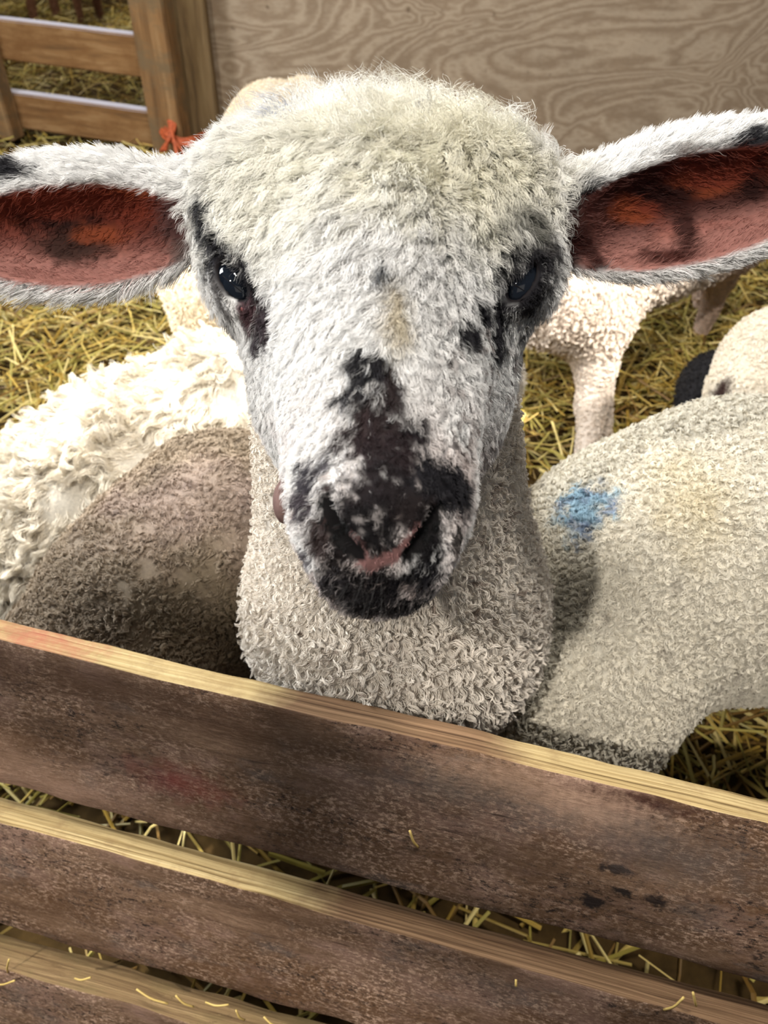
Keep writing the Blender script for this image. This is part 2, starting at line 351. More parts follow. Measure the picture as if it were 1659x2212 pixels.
# ------------------------------------------------------------------ timber boards
def board(name, quad_top_front, quad_bot_front, thick_l, thick_r, back, mats, parent, seed, wav=.0016, nl=140):
    """front face corners (left,right) for top and bottom edge, thickness left/right along 'back' direction"""
    tl, tr = map(np.asarray, quad_top_front); bl, br = map(np.asarray, quad_bot_front)
    nv = 12; nt_ = 4
    ring = []
    for i in range(nv+1): ring.append((1-i/nv, 0.))      # front, top->bottom: param (v from bottom, t)
    ring = [(i/nv, 0.) for i in range(nv, -1, -1)] + [(0., j/nt_) for j in range(1, nt_+1)] + [(i/nv, 1.) for i in range(1, nv+1)] + [(1., j/nt_) for j in range(nt_-1, 0, -1)]
    m = len(ring); V = []
    for k in range(nl+1):
        s = k/nl; T = tl+(tr-tl)*s; Bt = bl+(br-bl)*s; th = thick_l+(thick_r-thick_l)*s
        for v, t in ring: V.append(Bt+(T-Bt)*v+back*th*t)
    V = np.array(V); par = np.array([[v, t] for _ in range(nl+1) for v, t in ring])
    ax = nrm(tr-tl); q = V.copy()
    al = ((V-tl) @ ax)[:, None]
    up = np.array([0, 0, 1.0])
    w = np.concatenate([al, par[:, 1:2]*.2, par[:, 0:1]*.3], 1)
    V = V+slope*(wav*1.5*noise(np.concatenate([al, al*0, par[:, 0:1]*4], 1), 9, seed)+wav*.6*noise(w, 45, seed+1))[:, None]
    V = V+back*(wav*.8*noise(w, 25, seed+2))[:, None]
    cr = (np.minimum(par[:, 0], 1-par[:, 0]) < .001) & (np.minimum(par[:, 1], 1-par[:, 1]) < .001)
    Fc = []; mi = []
    for k in range(nl):
        for j in range(m):
            a, b_ = k*m+j, k*m+(j+1) % m
            Fc.append([a, a+m, b_+m, b_]); r0, r1 = ring[j], ring[(j+1) % m]
            mi.append(1 if (r0[0] == 1 and r1[0] == 1) or (r0[0] == 0 and r1[0] == 0) else 0)
    Fc.append(list(range(m))); Fc.append([nl*m+j for j in range(m)][::-1]); mi += [1, 1]
    # local frame: x along the board
    bx = ax; bz = slope-bx*np.dot(slope, bx); bz = nrm(bz); by = np.cross(bz, bx); Rm = np.stack([bx, by, bz])
    base = (tl+tr+bl+br)/4
    L_ = (V-base) @ Rm.T
    o = mesh_obj(name, L_, Fc, list(mats), None, base=np.zeros(3))
    o.data.polygons.foreach_set('material_index', mi); o.data.polygons.foreach_set('use_smooth', [True]*len(Fc))
    me = Matrix([[*Rm[:, 0]], [*Rm[:, 1]], [*Rm[:, 2]]]).to_4x4()
    o.rotation_euler = me.to_euler(); 
    wl = np.zeros(3)
    if parent is not None: wl = np.array(parent.location); o.parent = parent
    o.location = [float(x) for x in base-wl]
    bm = o.modifiers.new('bevel', 'BEVEL'); bm.width = .0012; bm.segments = 2; bm.limit_method = 'ANGLE'; bm.angle_limit = math.radians(50)
    return o

ZT = .47
a0 = hit_z(0, 1386, ZT); a1 = hit_z(1659, 1780, ZT)
ax = nrm((a1-a0)*[1, 1, 0]); back = np.array([-ax[1], ax[0], 0])
if back[1] < 0: back = -back
LEAN = math.radians(20); flatback = back
slope = np.array([0, 0, math.cos(LEAN)])+back*math.sin(LEAN); back = flatback*math.cos(LEAN)-np.array([0, 0, math.sin(LEAN)])
def onf(px, py, off=0.): return hit_plane(px, py, a0+back*off, back)
def ext(p, q, e0=.35, e1=.3):   # extend the line past the frame both ways
    d = nrm(q-p); return p-d*e0, q+d*e1
hb = (a0+a1)/2; hb = np.array([hb[0], hb[1], 0])
hurdle = empty('wooden_hurdle', hb, label='weathered brown board hurdle in the foreground that the spotted lamb looks over', cat='fence')
def thick(px, pyb, pyf, z=None):
    f = onf(px, pyf); b_ = hit_plane(px, pyb, f, slope); return float(np.clip(np.dot(b_-f, back), .014, .045))
specs = [((1386, 1780), (1690, 2128), (1340, 1728), (M_FACE, None)), ((1778, 2240), (1996, 2470), (1727, 2165), (M_FACE, None)), ((2092, 2570), (2290, 2760), (2012, 2480), (M_FACE, M_EDGE2))]
for k, (t, b_, e, ms) in enumerate(specs):
    T = ext(onf(0, t[0]), onf(1659, t[1])); Bq = ext(onf(0, b_[0]), onf(1659, b_[1]))
    th0, th1 = thick(0, e[0], t[0]), thick(1659, e[1], t[1])
    print('board', k, T[0][2], T[1][2], Bq[0][2], Bq[1][2], th0, th1)
    cen = (T[0]+T[1]+Bq[0]+Bq[1])/4; lx = lambda px_: float(np.dot(onf(px_, t[0]+(t[1]-t[0])*px_/1659)-cen, ax))
    bz_ = slope-ax*np.dot(slope, ax); bz_ = nrm(bz_); by_ = np.cross(bz_, ax)
    lc = lambda x_, y_: tuple(float(np.dot(onf(x_, y_)-cen, v)) for v in (ax, by_, bz_))
    if k == 0: ms = (face_wood('weathered_top_board', [(lc(1285, 1950), (.010, .02, .006), L(24, 12, 8), .95, .3, 90), (lc(1345, 1925), (.007, .02, .004), L(24, 12, 8), .95, .3, 90), (lc(1330, 1880), (.012, .02, .005), L(30, 16, 10), .9, .3, 120), (lc(1420, 1945), (.009, .02, .005), L(28, 14, 10), .9, .3, 90),
        (lc(1400, 1735), (.042, .02, .006), L(62, 28, 16), .85, .4, 60), (lc(1370, 1790), (.020, .02, .012), L(30, 16, 12), .8, .6, 110), (lc(1120, 1690), (.05, .02, .012), L(206, 168, 140), .55, .8, 150), (lc(1290, 1760), (.04, .02, .014), L(200, 164, 138), .55, .8, 150), (lc(1460, 1850), (.06, .02, .02), L(92, 84, 80), .6, .8, 70), (lc(960, 1700), (.05, .02, .014), L(98, 88, 80), .6, .8, 70), (lc(840, 1560), (.03, .02, .003), L(40, 28, 24), .8, .5, 90),
        (lc(80, 1700), (.14, .02, .030), L(178, 142, 118), .6, .8, 60), (lc(385, 1690), (.030, .02, .012), L(130, 46, 40), .7, .9, 60), (lc(200, 1480), (.16, .02, .02), L(92, 62, 40), .7, .8, 40)]), edge_wood('sawn_edge_top_board', lx(560), lx(1120), [(lc(72, 1372), (.034, .05, .02), L(176, 84, 74), .7, .8, 90)]))
    if k == 1: ms = (M_FACE, edge_wood('sawn_edge_middle_board', lx(660), lx(2400)))
    ob = board('board', T, Bq, th0, th1, back, ms, hurdle, 10*k+1, nl=220)
def box(name, x0, x1, y0, y1, z0, z1, m, parent=None, rz=0., loc=(0, 0, 0), seed=1, wav=.002, bev=.004, tilt=(0, 0)):
    n = [max(1, int(abs(b-a)/.05)) for a, b in ((x0, x1), (y0, y1), (z0, z1))]
    import bmesh
    bm = bmesh.new(); bmesh.ops.create_cube(bm, size=1)
    me = bpy.data.meshes.new(name)
    for v in bm.verts: v.co = ((x0+x1)/2+v.co.x*(x1-x0), (y0+y1)/2+v.co.y*(y1-y0), (z0+z1)/2+v.co.z*(z1-z0))
    axl = int(np.argmax([x1-x0, y1-y0, z1-z0]))
    es = [e for e in bm.edges if abs((e.verts[0].co-e.verts[1].co)[axl]) > 1e-4]
    bmesh.ops.subdivide_edges(bm, edges=es, cuts=24, use_grid_fill=True)
    bmesh.ops.bevel(bm, geom=[e for e in bm.edges if len(e.link_faces) == 2 and e.calc_face_angle(0) > .5], offset=bev, segments=2, affect='EDGES')
    P = np.array([v.co[:] for v in bm.verts]); D = vnoise(P, 6, seed)*wav
    for v, d in zip(bm.verts, D): v.co += Vector(d)
    bm.to_mesh(me); bm.free()
    for mm in (m if isinstance(m, (list, tuple)) else [m]): me.materials.append(mm)
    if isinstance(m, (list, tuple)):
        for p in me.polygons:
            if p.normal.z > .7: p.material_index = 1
    o = bpy.data.objects.new(name, me); COL.objects.link(o); o.location = loc; o.rotation_euler = (tilt[0], tilt[1], rz)
    if parent: o.parent = parent
    return o
ang = math.atan2(ax[1], ax[0])
for s in (-.47, .50):
    m0 = (a0+a1)/2+ax*s*1.35
    o = box('upright', -.035, .035, 0, .036, -.40, .0, M_POST, hurdle, 0, (0, 0, 0), 5)
    Rm = Matrix([[ax[k], back[k], slope[k]] for k in range(3)]); o.rotation_euler = Rm.to_euler()
    c = m0+back*.024-slope*.06; o.location = [float(v) for v in (c-[hb[0], hb[1], 0])]

# ------------------------------------------------------------------ far gate, posts, plywood wall
g0 = hit_z(38, 292, 0); g1 = hit_z(392, 345, 0)
gax = nrm((g1-g0)*[1, 1, 0]); gb = np.array([-gax[1], gax[0], 0]); gang = math.atan2(gax[1], gax[0]); gl = np.linalg.norm(g1-g0)
gate = empty('wooden_gate', [*((g0+g1)/2)[:2], 0], label='brown timber rail gate tied with orange twine beyond the left ear', cat='gate')
print('gate', g0, g1, gl)
def gpt(px, py): return hit_plane(px, py, g0, gb)
zz = lambda px, py: gpt(px, py)[2]
gc = np.array([*((g0+g1)/2)[:2], 0])
for (t, b_, k) in ((zz(170, 62), zz(170, 150), 3), (zz(200, 225), zz(200, 300), 4)):
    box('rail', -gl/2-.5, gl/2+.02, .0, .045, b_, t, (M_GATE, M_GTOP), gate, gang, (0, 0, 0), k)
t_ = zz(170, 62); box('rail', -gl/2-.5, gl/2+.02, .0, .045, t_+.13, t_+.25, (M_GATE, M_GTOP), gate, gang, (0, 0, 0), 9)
box('upright', gl/2-.06, gl/2+.05, -.06, .0, 0, .92, M_GATEV, gate, gang, (0, 0, 0), 5)
box('upright', -gl/2-.08, -gl/2+.03, -.06, .0, 0, .92, M_GATEV, gate, gang, (0, 0, 0), 6)
pp = hit_z(452, 345, 0)
o = box('timber_post', -.055, .05, -.05, .05, 0, 1.5, M_POST, None, .1, (pp[0]-.015, pp[1]+.06, 0), 7); tag(o, 'dark timber post at the edge of the plywood wall behind the twine', 'post')
pe = hit_z(476, 330, 0); WY = pe[1]+.02
o = box('wall_back', pe[0], 2.9, 0, .02, 0, 1.5, M_PLY, None, 0, (0, WY, 0), 1, wav=.001, bev=.001); tag(o, kind='structure')
# twine
def tube(paths, r, seg=6):
    V, Fc = [], []
    for P in paths:
        P = np.asarray(P); n = len(P); o0 = len(V)
        T = nrm(np.gradient(P, axis=0)); s = nrm(np.cross(T, [0.1, .3, 1.0])); u = np.cross(T, s)
        for i in range(n):
            for j in range(seg):
                a = 2*math.pi*j/seg; V.append(P[i]+r*(s[i]*math.cos(a)+u[i]*math.sin(a)))
        for i in range(n-1):
            for j in range(seg):
                a, b_ = o0+i*seg+j, o0+i*seg+(j+1) % seg; Fc.append([a, b_, b_+seg, a+seg])
        Fc.append([o0+j for j in range(seg)][::-1]); Fc.append([o0+(n-1)*seg+j for j in range(seg)])
    return np.array(V), Fc
def spline(pts, n=40):
    pts = np.asarray(pts, float); m = len(pts); out = []
    e = np.concatenate([[2*pts[0]-pts[1]], pts, [2*pts[-1]-pts[-2]]])
    for s in np.linspace(0, m-1-1e-6, n):
        i = int(s); t = s-i; a, b_, c, d = e[i:i+4]
        out.append(.5*((2*b_)+(-a+c)*t+(2*a-5*b_+4*c-d)*t*t+(-a+3*b_-3*c+d)*t**3))
    return np.array(out)
tw = []
td = w2c(gpt(380, 300))[2]-.075
for k in range(6):
    o1, o2 = rng.normal(0, 9, 2)
    tw.append(spline([W(340+o2*.3, 262+k*4+o1, td+.03), W(355, 285+k*3+o2, td), W(385, 300+k*3+o1*.4, td-.01), W(420, 296+k*4, td-.005), W(446, 286+k*3+o1*.5, td+.06)]))
for k in range(5):
    j = rng.normal(0, 5, 6)
    tw.append(spline([W(352+j[0], 322+j[1], td), W(368+j[2], 292, td-.02), W(374+j[3], 240+k*7, td-.02), W(364+j[1], 262, td-.02), W(375, 300, td-.025), W(388+j[4], 335, td-.02), W(393+j[5], 375+j[0], td-.01)]))
V, Fc = tube(tw, .0045); o = mesh_obj('twine', V, Fc, M_TWINE); tag(o, 'frayed orange baler twine knotted around the gate post', 'twine')

# ------------------------------------------------------------------ barn shell (out of frame apart from dim far wall)
for nm, a in (('wall_far', (-3.4, 3.0, 6.5, 6.56, 0, 3.4)), ('wall_left', (-3.46, -3.4, -1.2, 6.5, 0, 3.4))):
    o = box(nm, *a, M_BARN, None, 0, (0, 0, 0), 2, wav=.002); tag(o, kind='structure')
# ------------------------------------------------------------------ fur
def make_fur(name, parent, fn, P, Q, n, prm, to_world, eps=.0006, keys=6):
    n = int(n*FUR)
    tri = np.concatenate([Q[:, [0, 1, 2]], Q[:, [0, 2, 3]]])
    a, b_, c = P[tri[:, 0]], P[tri[:, 1]], P[tri[:, 2]]
    ar = np.linalg.norm(np.cross(b_-a, c-a), axis=1); cen = (a+b_+c)/3
    w = ar*prm['weight'](cen); w /= w.sum()
    t = rng.choice(len(tri), n, p=w); u, v = rng.uniform(0, 1, (2, n)); f = u+v > 1; u[f] = 1-u[f]; v[f] = 1-v[f]
    X = a[t]+(b_-a)[t]*u[:, None]+(c-a)[t]*v[:, None]
    N = grad(fn, X, eps); D = prm['dir'](X, N); Ln = prm['len'](X)*rng.uniform(.7, 1.15, n)
    col = prm['col'](X, N)*rng.uniform(.88, 1.06, (n, 1)); D = nrm(D+rng.normal(0, prm.get('jit', .15), (n, 3)))
    # clumps
    cs = prm['clump']; Xw = X+vnoise(X, .35/cs, 5)*cs*.8
    key = np.floor(Xw/cs).astype(np.int64); hk = key[:, 0]*73856093 ^ key[:, 1]*19349663 ^ key[:, 2]*83492791
    _, inv = np.unique(hk, return_inverse=True); K = inv.max()+1; cnt = np.bincount(inv)
    cX = np.stack([np.bincount(inv, X[:, k])/cnt for k in range(3)], 1); cN = nrm(np.stack([np.bincount(inv, D[:, k])/cnt for k in range(3)], 1)+rng.normal(0, prm.get('cjit', .2), (K, 3)))
    cL = np.bincount(inv, Ln)/cnt*rng.uniform(.75, 1.2, K); cph = rng.uniform(0, 6.28, K); cc = rng.uniform(.9, 1.06, K)
    col = col*cc[inv][:, None]
    cD = cN[inv]; s1 = nrm(np.cross(cD, [.3, .5, .8])); s2 = np.cross(cD, s1)
    amp = prm['curl'](X); turns = prm.get('turns', 1.3)
    droop = prm.get('droop', lambda X: np.zeros((len(X), 3)))(X)
    pts = np.empty((n, keys, 3))
    for k in range(keys):
        s = k/(keys-1)
        own = X+D*(Ln*s)[:, None]
        cl = cX[inv]+cD*(cL[inv]*s)[:, None]
        m = prm['cfac']*s**.7
        q = own*(1-m)+cl*m+(X-cX[inv])*(m*(1-s*.6)*.45)[..., None] if np.ndim(m) else own*(1-m)+cl*m+(X-cX[inv])*(m*(1-s*.6)*.45)
        ph = cph[inv]+turns*6.28*s+rng.normal(0, .15, n)
        q = q+(s1*np.cos(ph)[:, None]+s2*np.sin(ph)[:, None]-s1*np.cos(cph[inv])[:, None]*(1-s)-s2*np.sin(cph[inv])[:, None]*(1-s))*(amp*min(1, s*1.6))[:, None]
        q = q+droop*(Ln*s*s)[:, None]
        pts[:, k] = q
    pts[:, 0] = X-N*.0008
    tr = np.linspace(1, prm.get('tip', .35), keys)
    rad = prm['rad']*tr[None]*rng.uniform(.8, 1.2, (n, 1))
    return hair_obj(name, to_world(pts.reshape(-1, 3)).reshape(n, keys, 3), rad, np.clip(col, 0.003, .93), M_HAIR, parent)

def blob(X, c, r, nz=None, soft=.25):
    """1 inside an ellipsoidal patch of the coat (metric), with a ragged edge"""
    d = np.linalg.norm((X-c)/r, axis=1)
    if nz is not None: d = d+nz
    return 1-ss(1-soft, 1+soft, d)

# ------------------------------------------------------------------ the spotted lamb (metric frame of the camera pose: x right, y up, z away)
g = {}
EARL_C, EARL_R, EARL_T = C(160, 482, .372), (.068, .0325, .020), rotz(math.radians(3))
EARR_C, EARR_R, EARR_T = C(1500, 432, .368), (.076, .0335, .020), rotz(math.radians(13))
def carveL(p): return ell(p, EARL_C+np.array([.006, -.0105, -.0115]), (.060, .0212, .019), EARL_T)
def carveR(p): return ell(p, EARR_C+np.array([-.006, -.0095, -.0115]), (.066, .0225, .019), EARR_T)
chestW = W(856, 1320, .655); rumpW = chestW+np.array([.035, .40, -.01])
def leg(p, top, foot, r0, r1, bend):
    t, f = w2c(top), w2c(foot); kn = w2c((np.asarray(top)*.45+np.asarray(foot)*.55)+np.array([0, bend, 0]))
    d = smin(cone(p, t, kn, r0, r1*1.25), cone(p, kn, f+np.array([0, .0, .0]), r1*1.15, r1), .015)
    return d
def head0(p):
    d = ell(p, C(808, 462, .378), (.083, .0420, .064))
    d = smin(d, ell(p, C(560, 585, .362), (.026, .027, .026)), .02)
    d = smin(d, ell(p, C(1088, 585, .362), (.026, .027, .026)), .02)
    d = smin(d, cone(p, C(820, 600, .358), C(820, 1010, .33), .054, .040), .025)
    d = smin(d, ell(p, C(825, 795, .39), (.067, .078, .055)), .02)
    d = smin(d, cone(p, C(822, 560, .325), C(818, 1060, .297), .030, .0235), .02)
    d = smin(d, ell(p, C(820, 1120, .317), (.0335, .035, .035)), .015)
    d = smin(d, ell(p, C(815, 1095, .289), (.021, .021, .013)), .008)
    d = smin(d, ell(p, C(815, 1243, .327), (.023, .0165, .026)), .008)
    d = smin(d, ell(p, C(726, 1190, .305), (.0085, .012, .012)), .008)
    d = smin(d, ell(p, C(912, 1190, .305), (.0085, .012, .012)), .008)
    # ears
    e = smax(ell(p, EARL_C, EARL_R, EARL_T), -carveL(p), .004)
    e = smin(e, cone(p, C(420, 460, .378), C(560, 450, .375), .019, .034), .012)
    d = smin(d, smax(e, -ell(p, C(372, 560, .352), (.027, .0125, .018)), .004), .01)
    e = smax(ell(p, EARR_C, EARR_R, EARR_T), -carveR(p), .004)
    e = smin(e, cone(p, C(1220, 460, .374), C(1090, 450, .375), .020, .034), .012)
    d = smin(d, smax(e, -ell(p, C(1262, 550, .35), (.026, .0135, .018)), .004), .01)
    return d
def march(fn, px, py, a=.2, b_=.7):
    ts = np.linspace(a, b_, 2000); p = np.stack([C(px, py, 1.0)*t for t in ts]); v = fn(p); i = np.argmax(v < 0)
    return p[i] if v.any() and (v < 0).any() else p[-1]
H = lambda px, py: march(head0, px, py)
eyeL, eyeR = H(503, 606), H(1128, 606)
RL, RR = rotz(math.radians(32)), rotz(math.radians(-30))
nosL = [H(703, 1085), H(728, 1150), H(772, 1200)]; nosR = [H(945, 1100), H(925, 1150), H(884, 1200)]
mouth = [H(664, 1180), H(705, 1235), H(760, 1262), H(815, 1272), H(875, 1262), H(930, 1235), H(972, 1170)]
lipP = C(616, 1084, .318)
def head(p):
    d = head0(p)
    m = (np.abs(p[:, 1]) < .16) & (p[:, 2] < .40) & (np.abs(p[:, 0]) < .12)
    q = p[m]; e = d[m]
    for c, Rr in ((eyeL, RL), (eyeR, RR)):
        e = smin(e, ell(q, c+[0, 0, .005], (.0095, .0145, .0085), Rr), .006)
        e = smax(e, -ell(q, c+[0, 0, -.003], (.0045, .0104, .0105), Rr), .0015)
    for a_, b_, c_ in (nosL, nosR):
        e = smax(e, -smin(cone(q, a_, b_, .0026, .0040), cone(q, b_, c_, .0040, .0024), .002), .0025)
    for a_, b_ in zip(mouth[:-1], mouth[1:]): e = smax(e, -cone(q, a_, b_, .0016, .0016), .002)
    e = smin(e, ell(q, lipP, (.0052, .0095, .007)), .003)
    d = d.copy(); d[m] = e
    return d
chC, ruC = w2c(chestW), w2c(rumpW)
def trunk(p):
    d = cone(p, C(815, 620, .462), C(853, 1240, .615), .075, .108)
    d = smin(d, ell(p, chC, (.115, .122, .116)), .05)
    d = smin(d, cone(p, chC+[0, 0, .02], ruC, .095, .098), .04)
    for s in (-1, 1):
        d = smin(d, leg(p, chestW+[.06*s, .0, -.05], [chestW[0]+.058*s, chestW[1]+.0, .012], .045, .0185, -.01), .03)
        d = smin(d, leg(p, rumpW+[.065*s, .02, -.04], [rumpW[0]+.062*s, rumpW[1]+.05, .012], .06, .0185, .05), .03)
    return d
def lamb(p): return smin(head(p), trunk(p), .02)
def seq(*a):
    out = []
    for lo, hi, st in a: out.append(np.arange(lo, hi-1e-9, st))
    return np.concatenate(out)
P, Q = surface_nets(lamb, seq((-.245, .2621, .002)), seq((-.56, -.12, .008), (-.12, .205, .002)), seq((.262, .44, .002), (.44, .52, .005), (.52, 1.35, .009)))
print('lamb verts', len(P))

WHITE = srgb(238, 236, 233); BLACK = srgb(30, 28, 32); CREAM = srgb(240, 235, 216); PINKG = srgb(206, 190, 184)
def px(n): return n/FPX*.33
spots = []  # centre, radii(px), softness, colour
def S(x, y, rx, ry, col=BLACK, dep=None, soft=.35, rot=0, fn=None):
    if dep is None: dep = .05 if (x < 600 or x > 1050) else .022
    c = march(fn or head, x, y); spots.append((c, np.array([px(rx), px(ry), dep]), rotz(math.radians(rot)), col, soft))
S(458, 470, 28, 58, rot=12); S(480, 515, 28, 34, rot=30); S(482, 568, 42, 26); S(548, 610, 22, 62, rot=14); S(470, 600, 22, 44, rot=10); S(578, 690, 34, 56, srgb(58, 46, 50), rot=-15)
S(535, 672, 24, 32, srgb(90, 66, 70)); S(560, 735, 20, 26, srgb(60, 52, 56))
S(1150, 540, 70, 66); S(1118, 625, 66, 66); S(1075, 690, 36, 62, rot=-10); S(1068, 750, 22, 30); S(1010, 712, 30, 28); S(1035, 660, 22, 30); S(1180, 520, 34, 42, srgb(50, 46, 48)); S(1130, 470, 60, 40, srgb(110, 108, 100), soft=.8)
S(808, 798, 46, 40); S(765, 866, 34, 26); S(850, 840, 22, 42, srgb(50, 40, 40)); S(840, 900, 52, 44, srgb(44, 34, 34)); S(885, 948, 30, 30)
S(800, 960, 62, 50, srgb(48, 34, 34)); S(830, 1010, 78, 66, srgb(40, 28, 30)); S(820, 1090, 92, 84, srgb(26, 18, 20)); S(800, 1150, 66, 50, srgb(16, 12, 14))
S(945, 1060, 52, 46); S(985, 1050, 34, 56, rot=20); S(930, 1010, 30, 34); S(900, 1120, 40, 42, srgb(34, 26, 26))
S(668, 1030, 28, 34, srgb(60, 56, 62)); S(700, 1000, 16, 18, srgb(90, 86, 90)); S(655, 1085, 26, 30, srgb(64, 56, 62)); S(700, 1105, 18, 50, srgb(58, 42, 40)); S(690, 1165, 26, 40, srgb(60, 48, 46))
S(740, 1200, 26, 40, srgb(30, 24, 24)); S(720, 1235, 40, 26, srgb(40, 34, 34)); S(830, 1250, 110, 26, srgb(30, 26, 28)); S(820, 1300, 120, 44, srgb(26, 22, 24), dep=.03); S(920, 1180, 36, 60, srgb(22, 18, 20)); S(910, 1240, 46, 40)
S(740, 1270, 40, 40, srgb(40, 36, 38)); S(660, 1205, 18, 24, srgb(84, 78, 82)); S(985, 1160, 12, 30, srgb(80, 74, 70))
S(836, 584, 16, 22, srgb(90, 92, 96), soft=.8); S(612, 262, 26, 16, srgb(150, 156, 176), soft=.9); S(925, 255, 12, 24, srgb(120, 118, 118), rot=-30, soft=.8)
S(862, 690, 22, 60, srgb(196, 184, 160), soft=.9)
S(478, 655, 14, 50, srgb(130, 126, 124), rot=20, soft=.7)
# ears
S(30, 362, 80, 30, dep=.06, rot=-12); S(-20, 375, 70, 40, dep=.03); S(-10, 530, 34, 34, dep=.03); S(230, 408, 60, 14, srgb(130, 122, 112), soft=.8)
S(1268, 445, 48, 62, srgb(18, 16, 18)); S(1630, 303, 70, 32, dep=.03, rot=8); S(1480, 352, 60, 16, srgb(130, 122, 116), soft=.8); S(1650, 500, 50, 22, srgb(60, 58, 60), dep=.03)
spots_c = [s[0] for s in spots]
RED = srgb(136, 60, 40); DRED = srgb(66, 28, 20); PNK = srgb(158, 108, 98); ORG = srgb(156, 76, 44)
def ear_in(X):
    cl, cr = carveL(X), carveR(X)
    a = ell(X, C(372, 560, .352), (.027, .0125, .018)); b_ = ell(X, C(1262, 550, .35), (.026, .0135, .018))
    l = (1-ss(.0008, .0028, np.minimum(cl, a)))*ss(-.086, -.094, X[:, 0]); r = (1-ss(.0008, .0028, np.minimum(cr, b_)))*ss(.080, .087, X[:, 0])
    return np.maximum(l, r)*(X[:, 2] < .42)
NS = vnoise
def pupil_mask(X):
    out = np.zeros(len(X), bool)
    for c, Rr in ((eyeL, RL), (eyeR, RR)): out |= ell(X, c+np.array([0, 0, -.002]), (.0054, .0116, .014), Rr) < .0006
    return out
def bare(X):
    """skin without hair: eye opening, nostrils, lip tip"""
    m = pupil_mask(X)
    for a_, b_, c_ in (nosL, nosR): m |= np.minimum(cone(X, a_, b_, .0022, .0034), cone(X, b_, c_, .0034, .0022)) < .0006
    return m | (ell(X, lipP, (.0062, .0102, .008)) < .001)
vL = [H(722, 1118), H(752, 1168), H(800, 1222), H(850, 1200), H(905, 1138)]
def pinkv(X):
    d = np.min([cone(X, vL[i], vL[i+1], r, r) for i, r in zip(range(4), (.0014, .0031, .0030, .0014))], 0)
    return 1-ss(-.0004, .0012, d+.0008*noise(X, 500, 3))
def lamb_col(X, N):
    n = len(X); c = np.tile(WHITE, (n, 1)); nz = noise(X, 120, 2)*.3+noise(X, 330, 4)*.3+rng.normal(0, .10, n); wf = 1-.55*ss(.42, .66, noise(X, 380, 14)+rng.normal(0, .12, n))
    trunkm = ss(-.004, .012, head0(X)-np.minimum(trunk(X), 1))[:, None]
    cre = blob(X, spots_c[0]*0+march(head, 1010, 330), np.array([.05, .035, .06]), nz*.6, .7)[:, None]; c = c*(1-cre)+CREAM*cre
    cre = blob(X, march(head, 600, 380), np.array([.04, .03, .06]), nz*.6, .8)[:, None]*.6; c = c*(1-cre)+CREAM*cre
    # pinkish thin coat over the lower face
    pk = ss(.2, .9, noise(X, 60, 9)*.5+.5)*ss(-.0, -.05, X[:, 1]-.06); pk = (pk*.85)[:, None]; c = c*(1-pk)+PINKG*pk
    sp_ = (ss(.34, .55, noise(X, 230, 21)+.3*noise(X, 60, 23))*ss(.008, .04, X[:, 0])*(X[:, 1] < .08))[:, None]; c = c*(1-.75*sp_)+srgb(96, 74, 66)*.75*sp_
    sp_ = (ss(.58, .72, noise(X, 150, 27))*(X[:, 1] < .02))[:, None]; c = c*(1-.5*sp_)+srgb(150, 118, 104)*.5*sp_
    for cc, r, Rr, col, soft in spots:
        q = (X-cc) @ Rr; k = (blob(q, 0, r, nz*1.1, soft)*(wf if cc[1] < .055 and cc[0] < .02 else 1))[:, None]; c = c*(1-k)+col*k
    # ear insides: skin colour, with the red of light glowing through painted in
    e = ear_in(X)[:, None]
    w = noise(X*[1, 2.2, 1], 45, 31)[:, None]
    ei = RED+(ORG-RED)*ss(.0, .5, w); ei = ei+(DRED-ei)*ss(.05, .5, noise(X*[1, 2.6, 1], 34, 35)[:, None])
    low = ss(.012, -.012, np.where(X[:, 0] < 0, X[:, 1]-EARL_C[1], X[:, 1]-EARR_C[1]-.23*(X[:, 0]-EARR_C[0]))+.008)[:, None]; ei = ei+(PNK-ei)*low
    for cx, rx, ry, cl in EARD:
        k = blob(X, cx, np.array([rx, ry, .05]), nz*.8, .5)[:, None]; ei = ei*(1-k)+cl*k
    c = c*(1-e)+ei*e
    p = pinkv(X)[:, None]; c = c*(1-p)+srgb(158, 116, 112)*p
    l = (ell(X, lipP, (.0062, .0102, .008)) < .0015)[:, None]; c = np.where(l, srgb(122, 96, 90), c)
    nm = np.zeros(n, bool)
    for a_, b_, c_ in (nosL, nosR): nm |= np.minimum(cone(X, a_, b_, .0036, .005), cone(X, b_, c_, .005, .0034)) < .0
    c = np.where(nm[:, None], srgb(9, 5, 5), c)
    for ec, Rr, s in ((eyeL, RL, 1), (eyeR, RR, -1)):
        q = ell(X, ec+np.array([0, 0, -.002]), (.0046, .0110, .013), Rr) < .0008; c = np.where(q[:, None], srgb(22, 16, 18), c)
    # wool of the neck and chest: cream, small brown flecks
    tw_ = np.tile(srgb(232, 222, 208), (n, 1))*(1+.05*noise(X, 25, 41)[:, None])
    fl = ss(.50, .66, noise(X, 190, 43)[:, None])*ss(-.45, .1, noise(X, 24, 45)[:, None]+X[:, 0:1]*4); tw_ = tw_*(1-.7*fl)+srgb(110, 86, 70)*.7*fl
    return c*(1-trunkm)+tw_*trunkm
def E(x, y, r1, r2, cl, d=.372): return (march(head, x, y), px(r1), px(r2), cl)
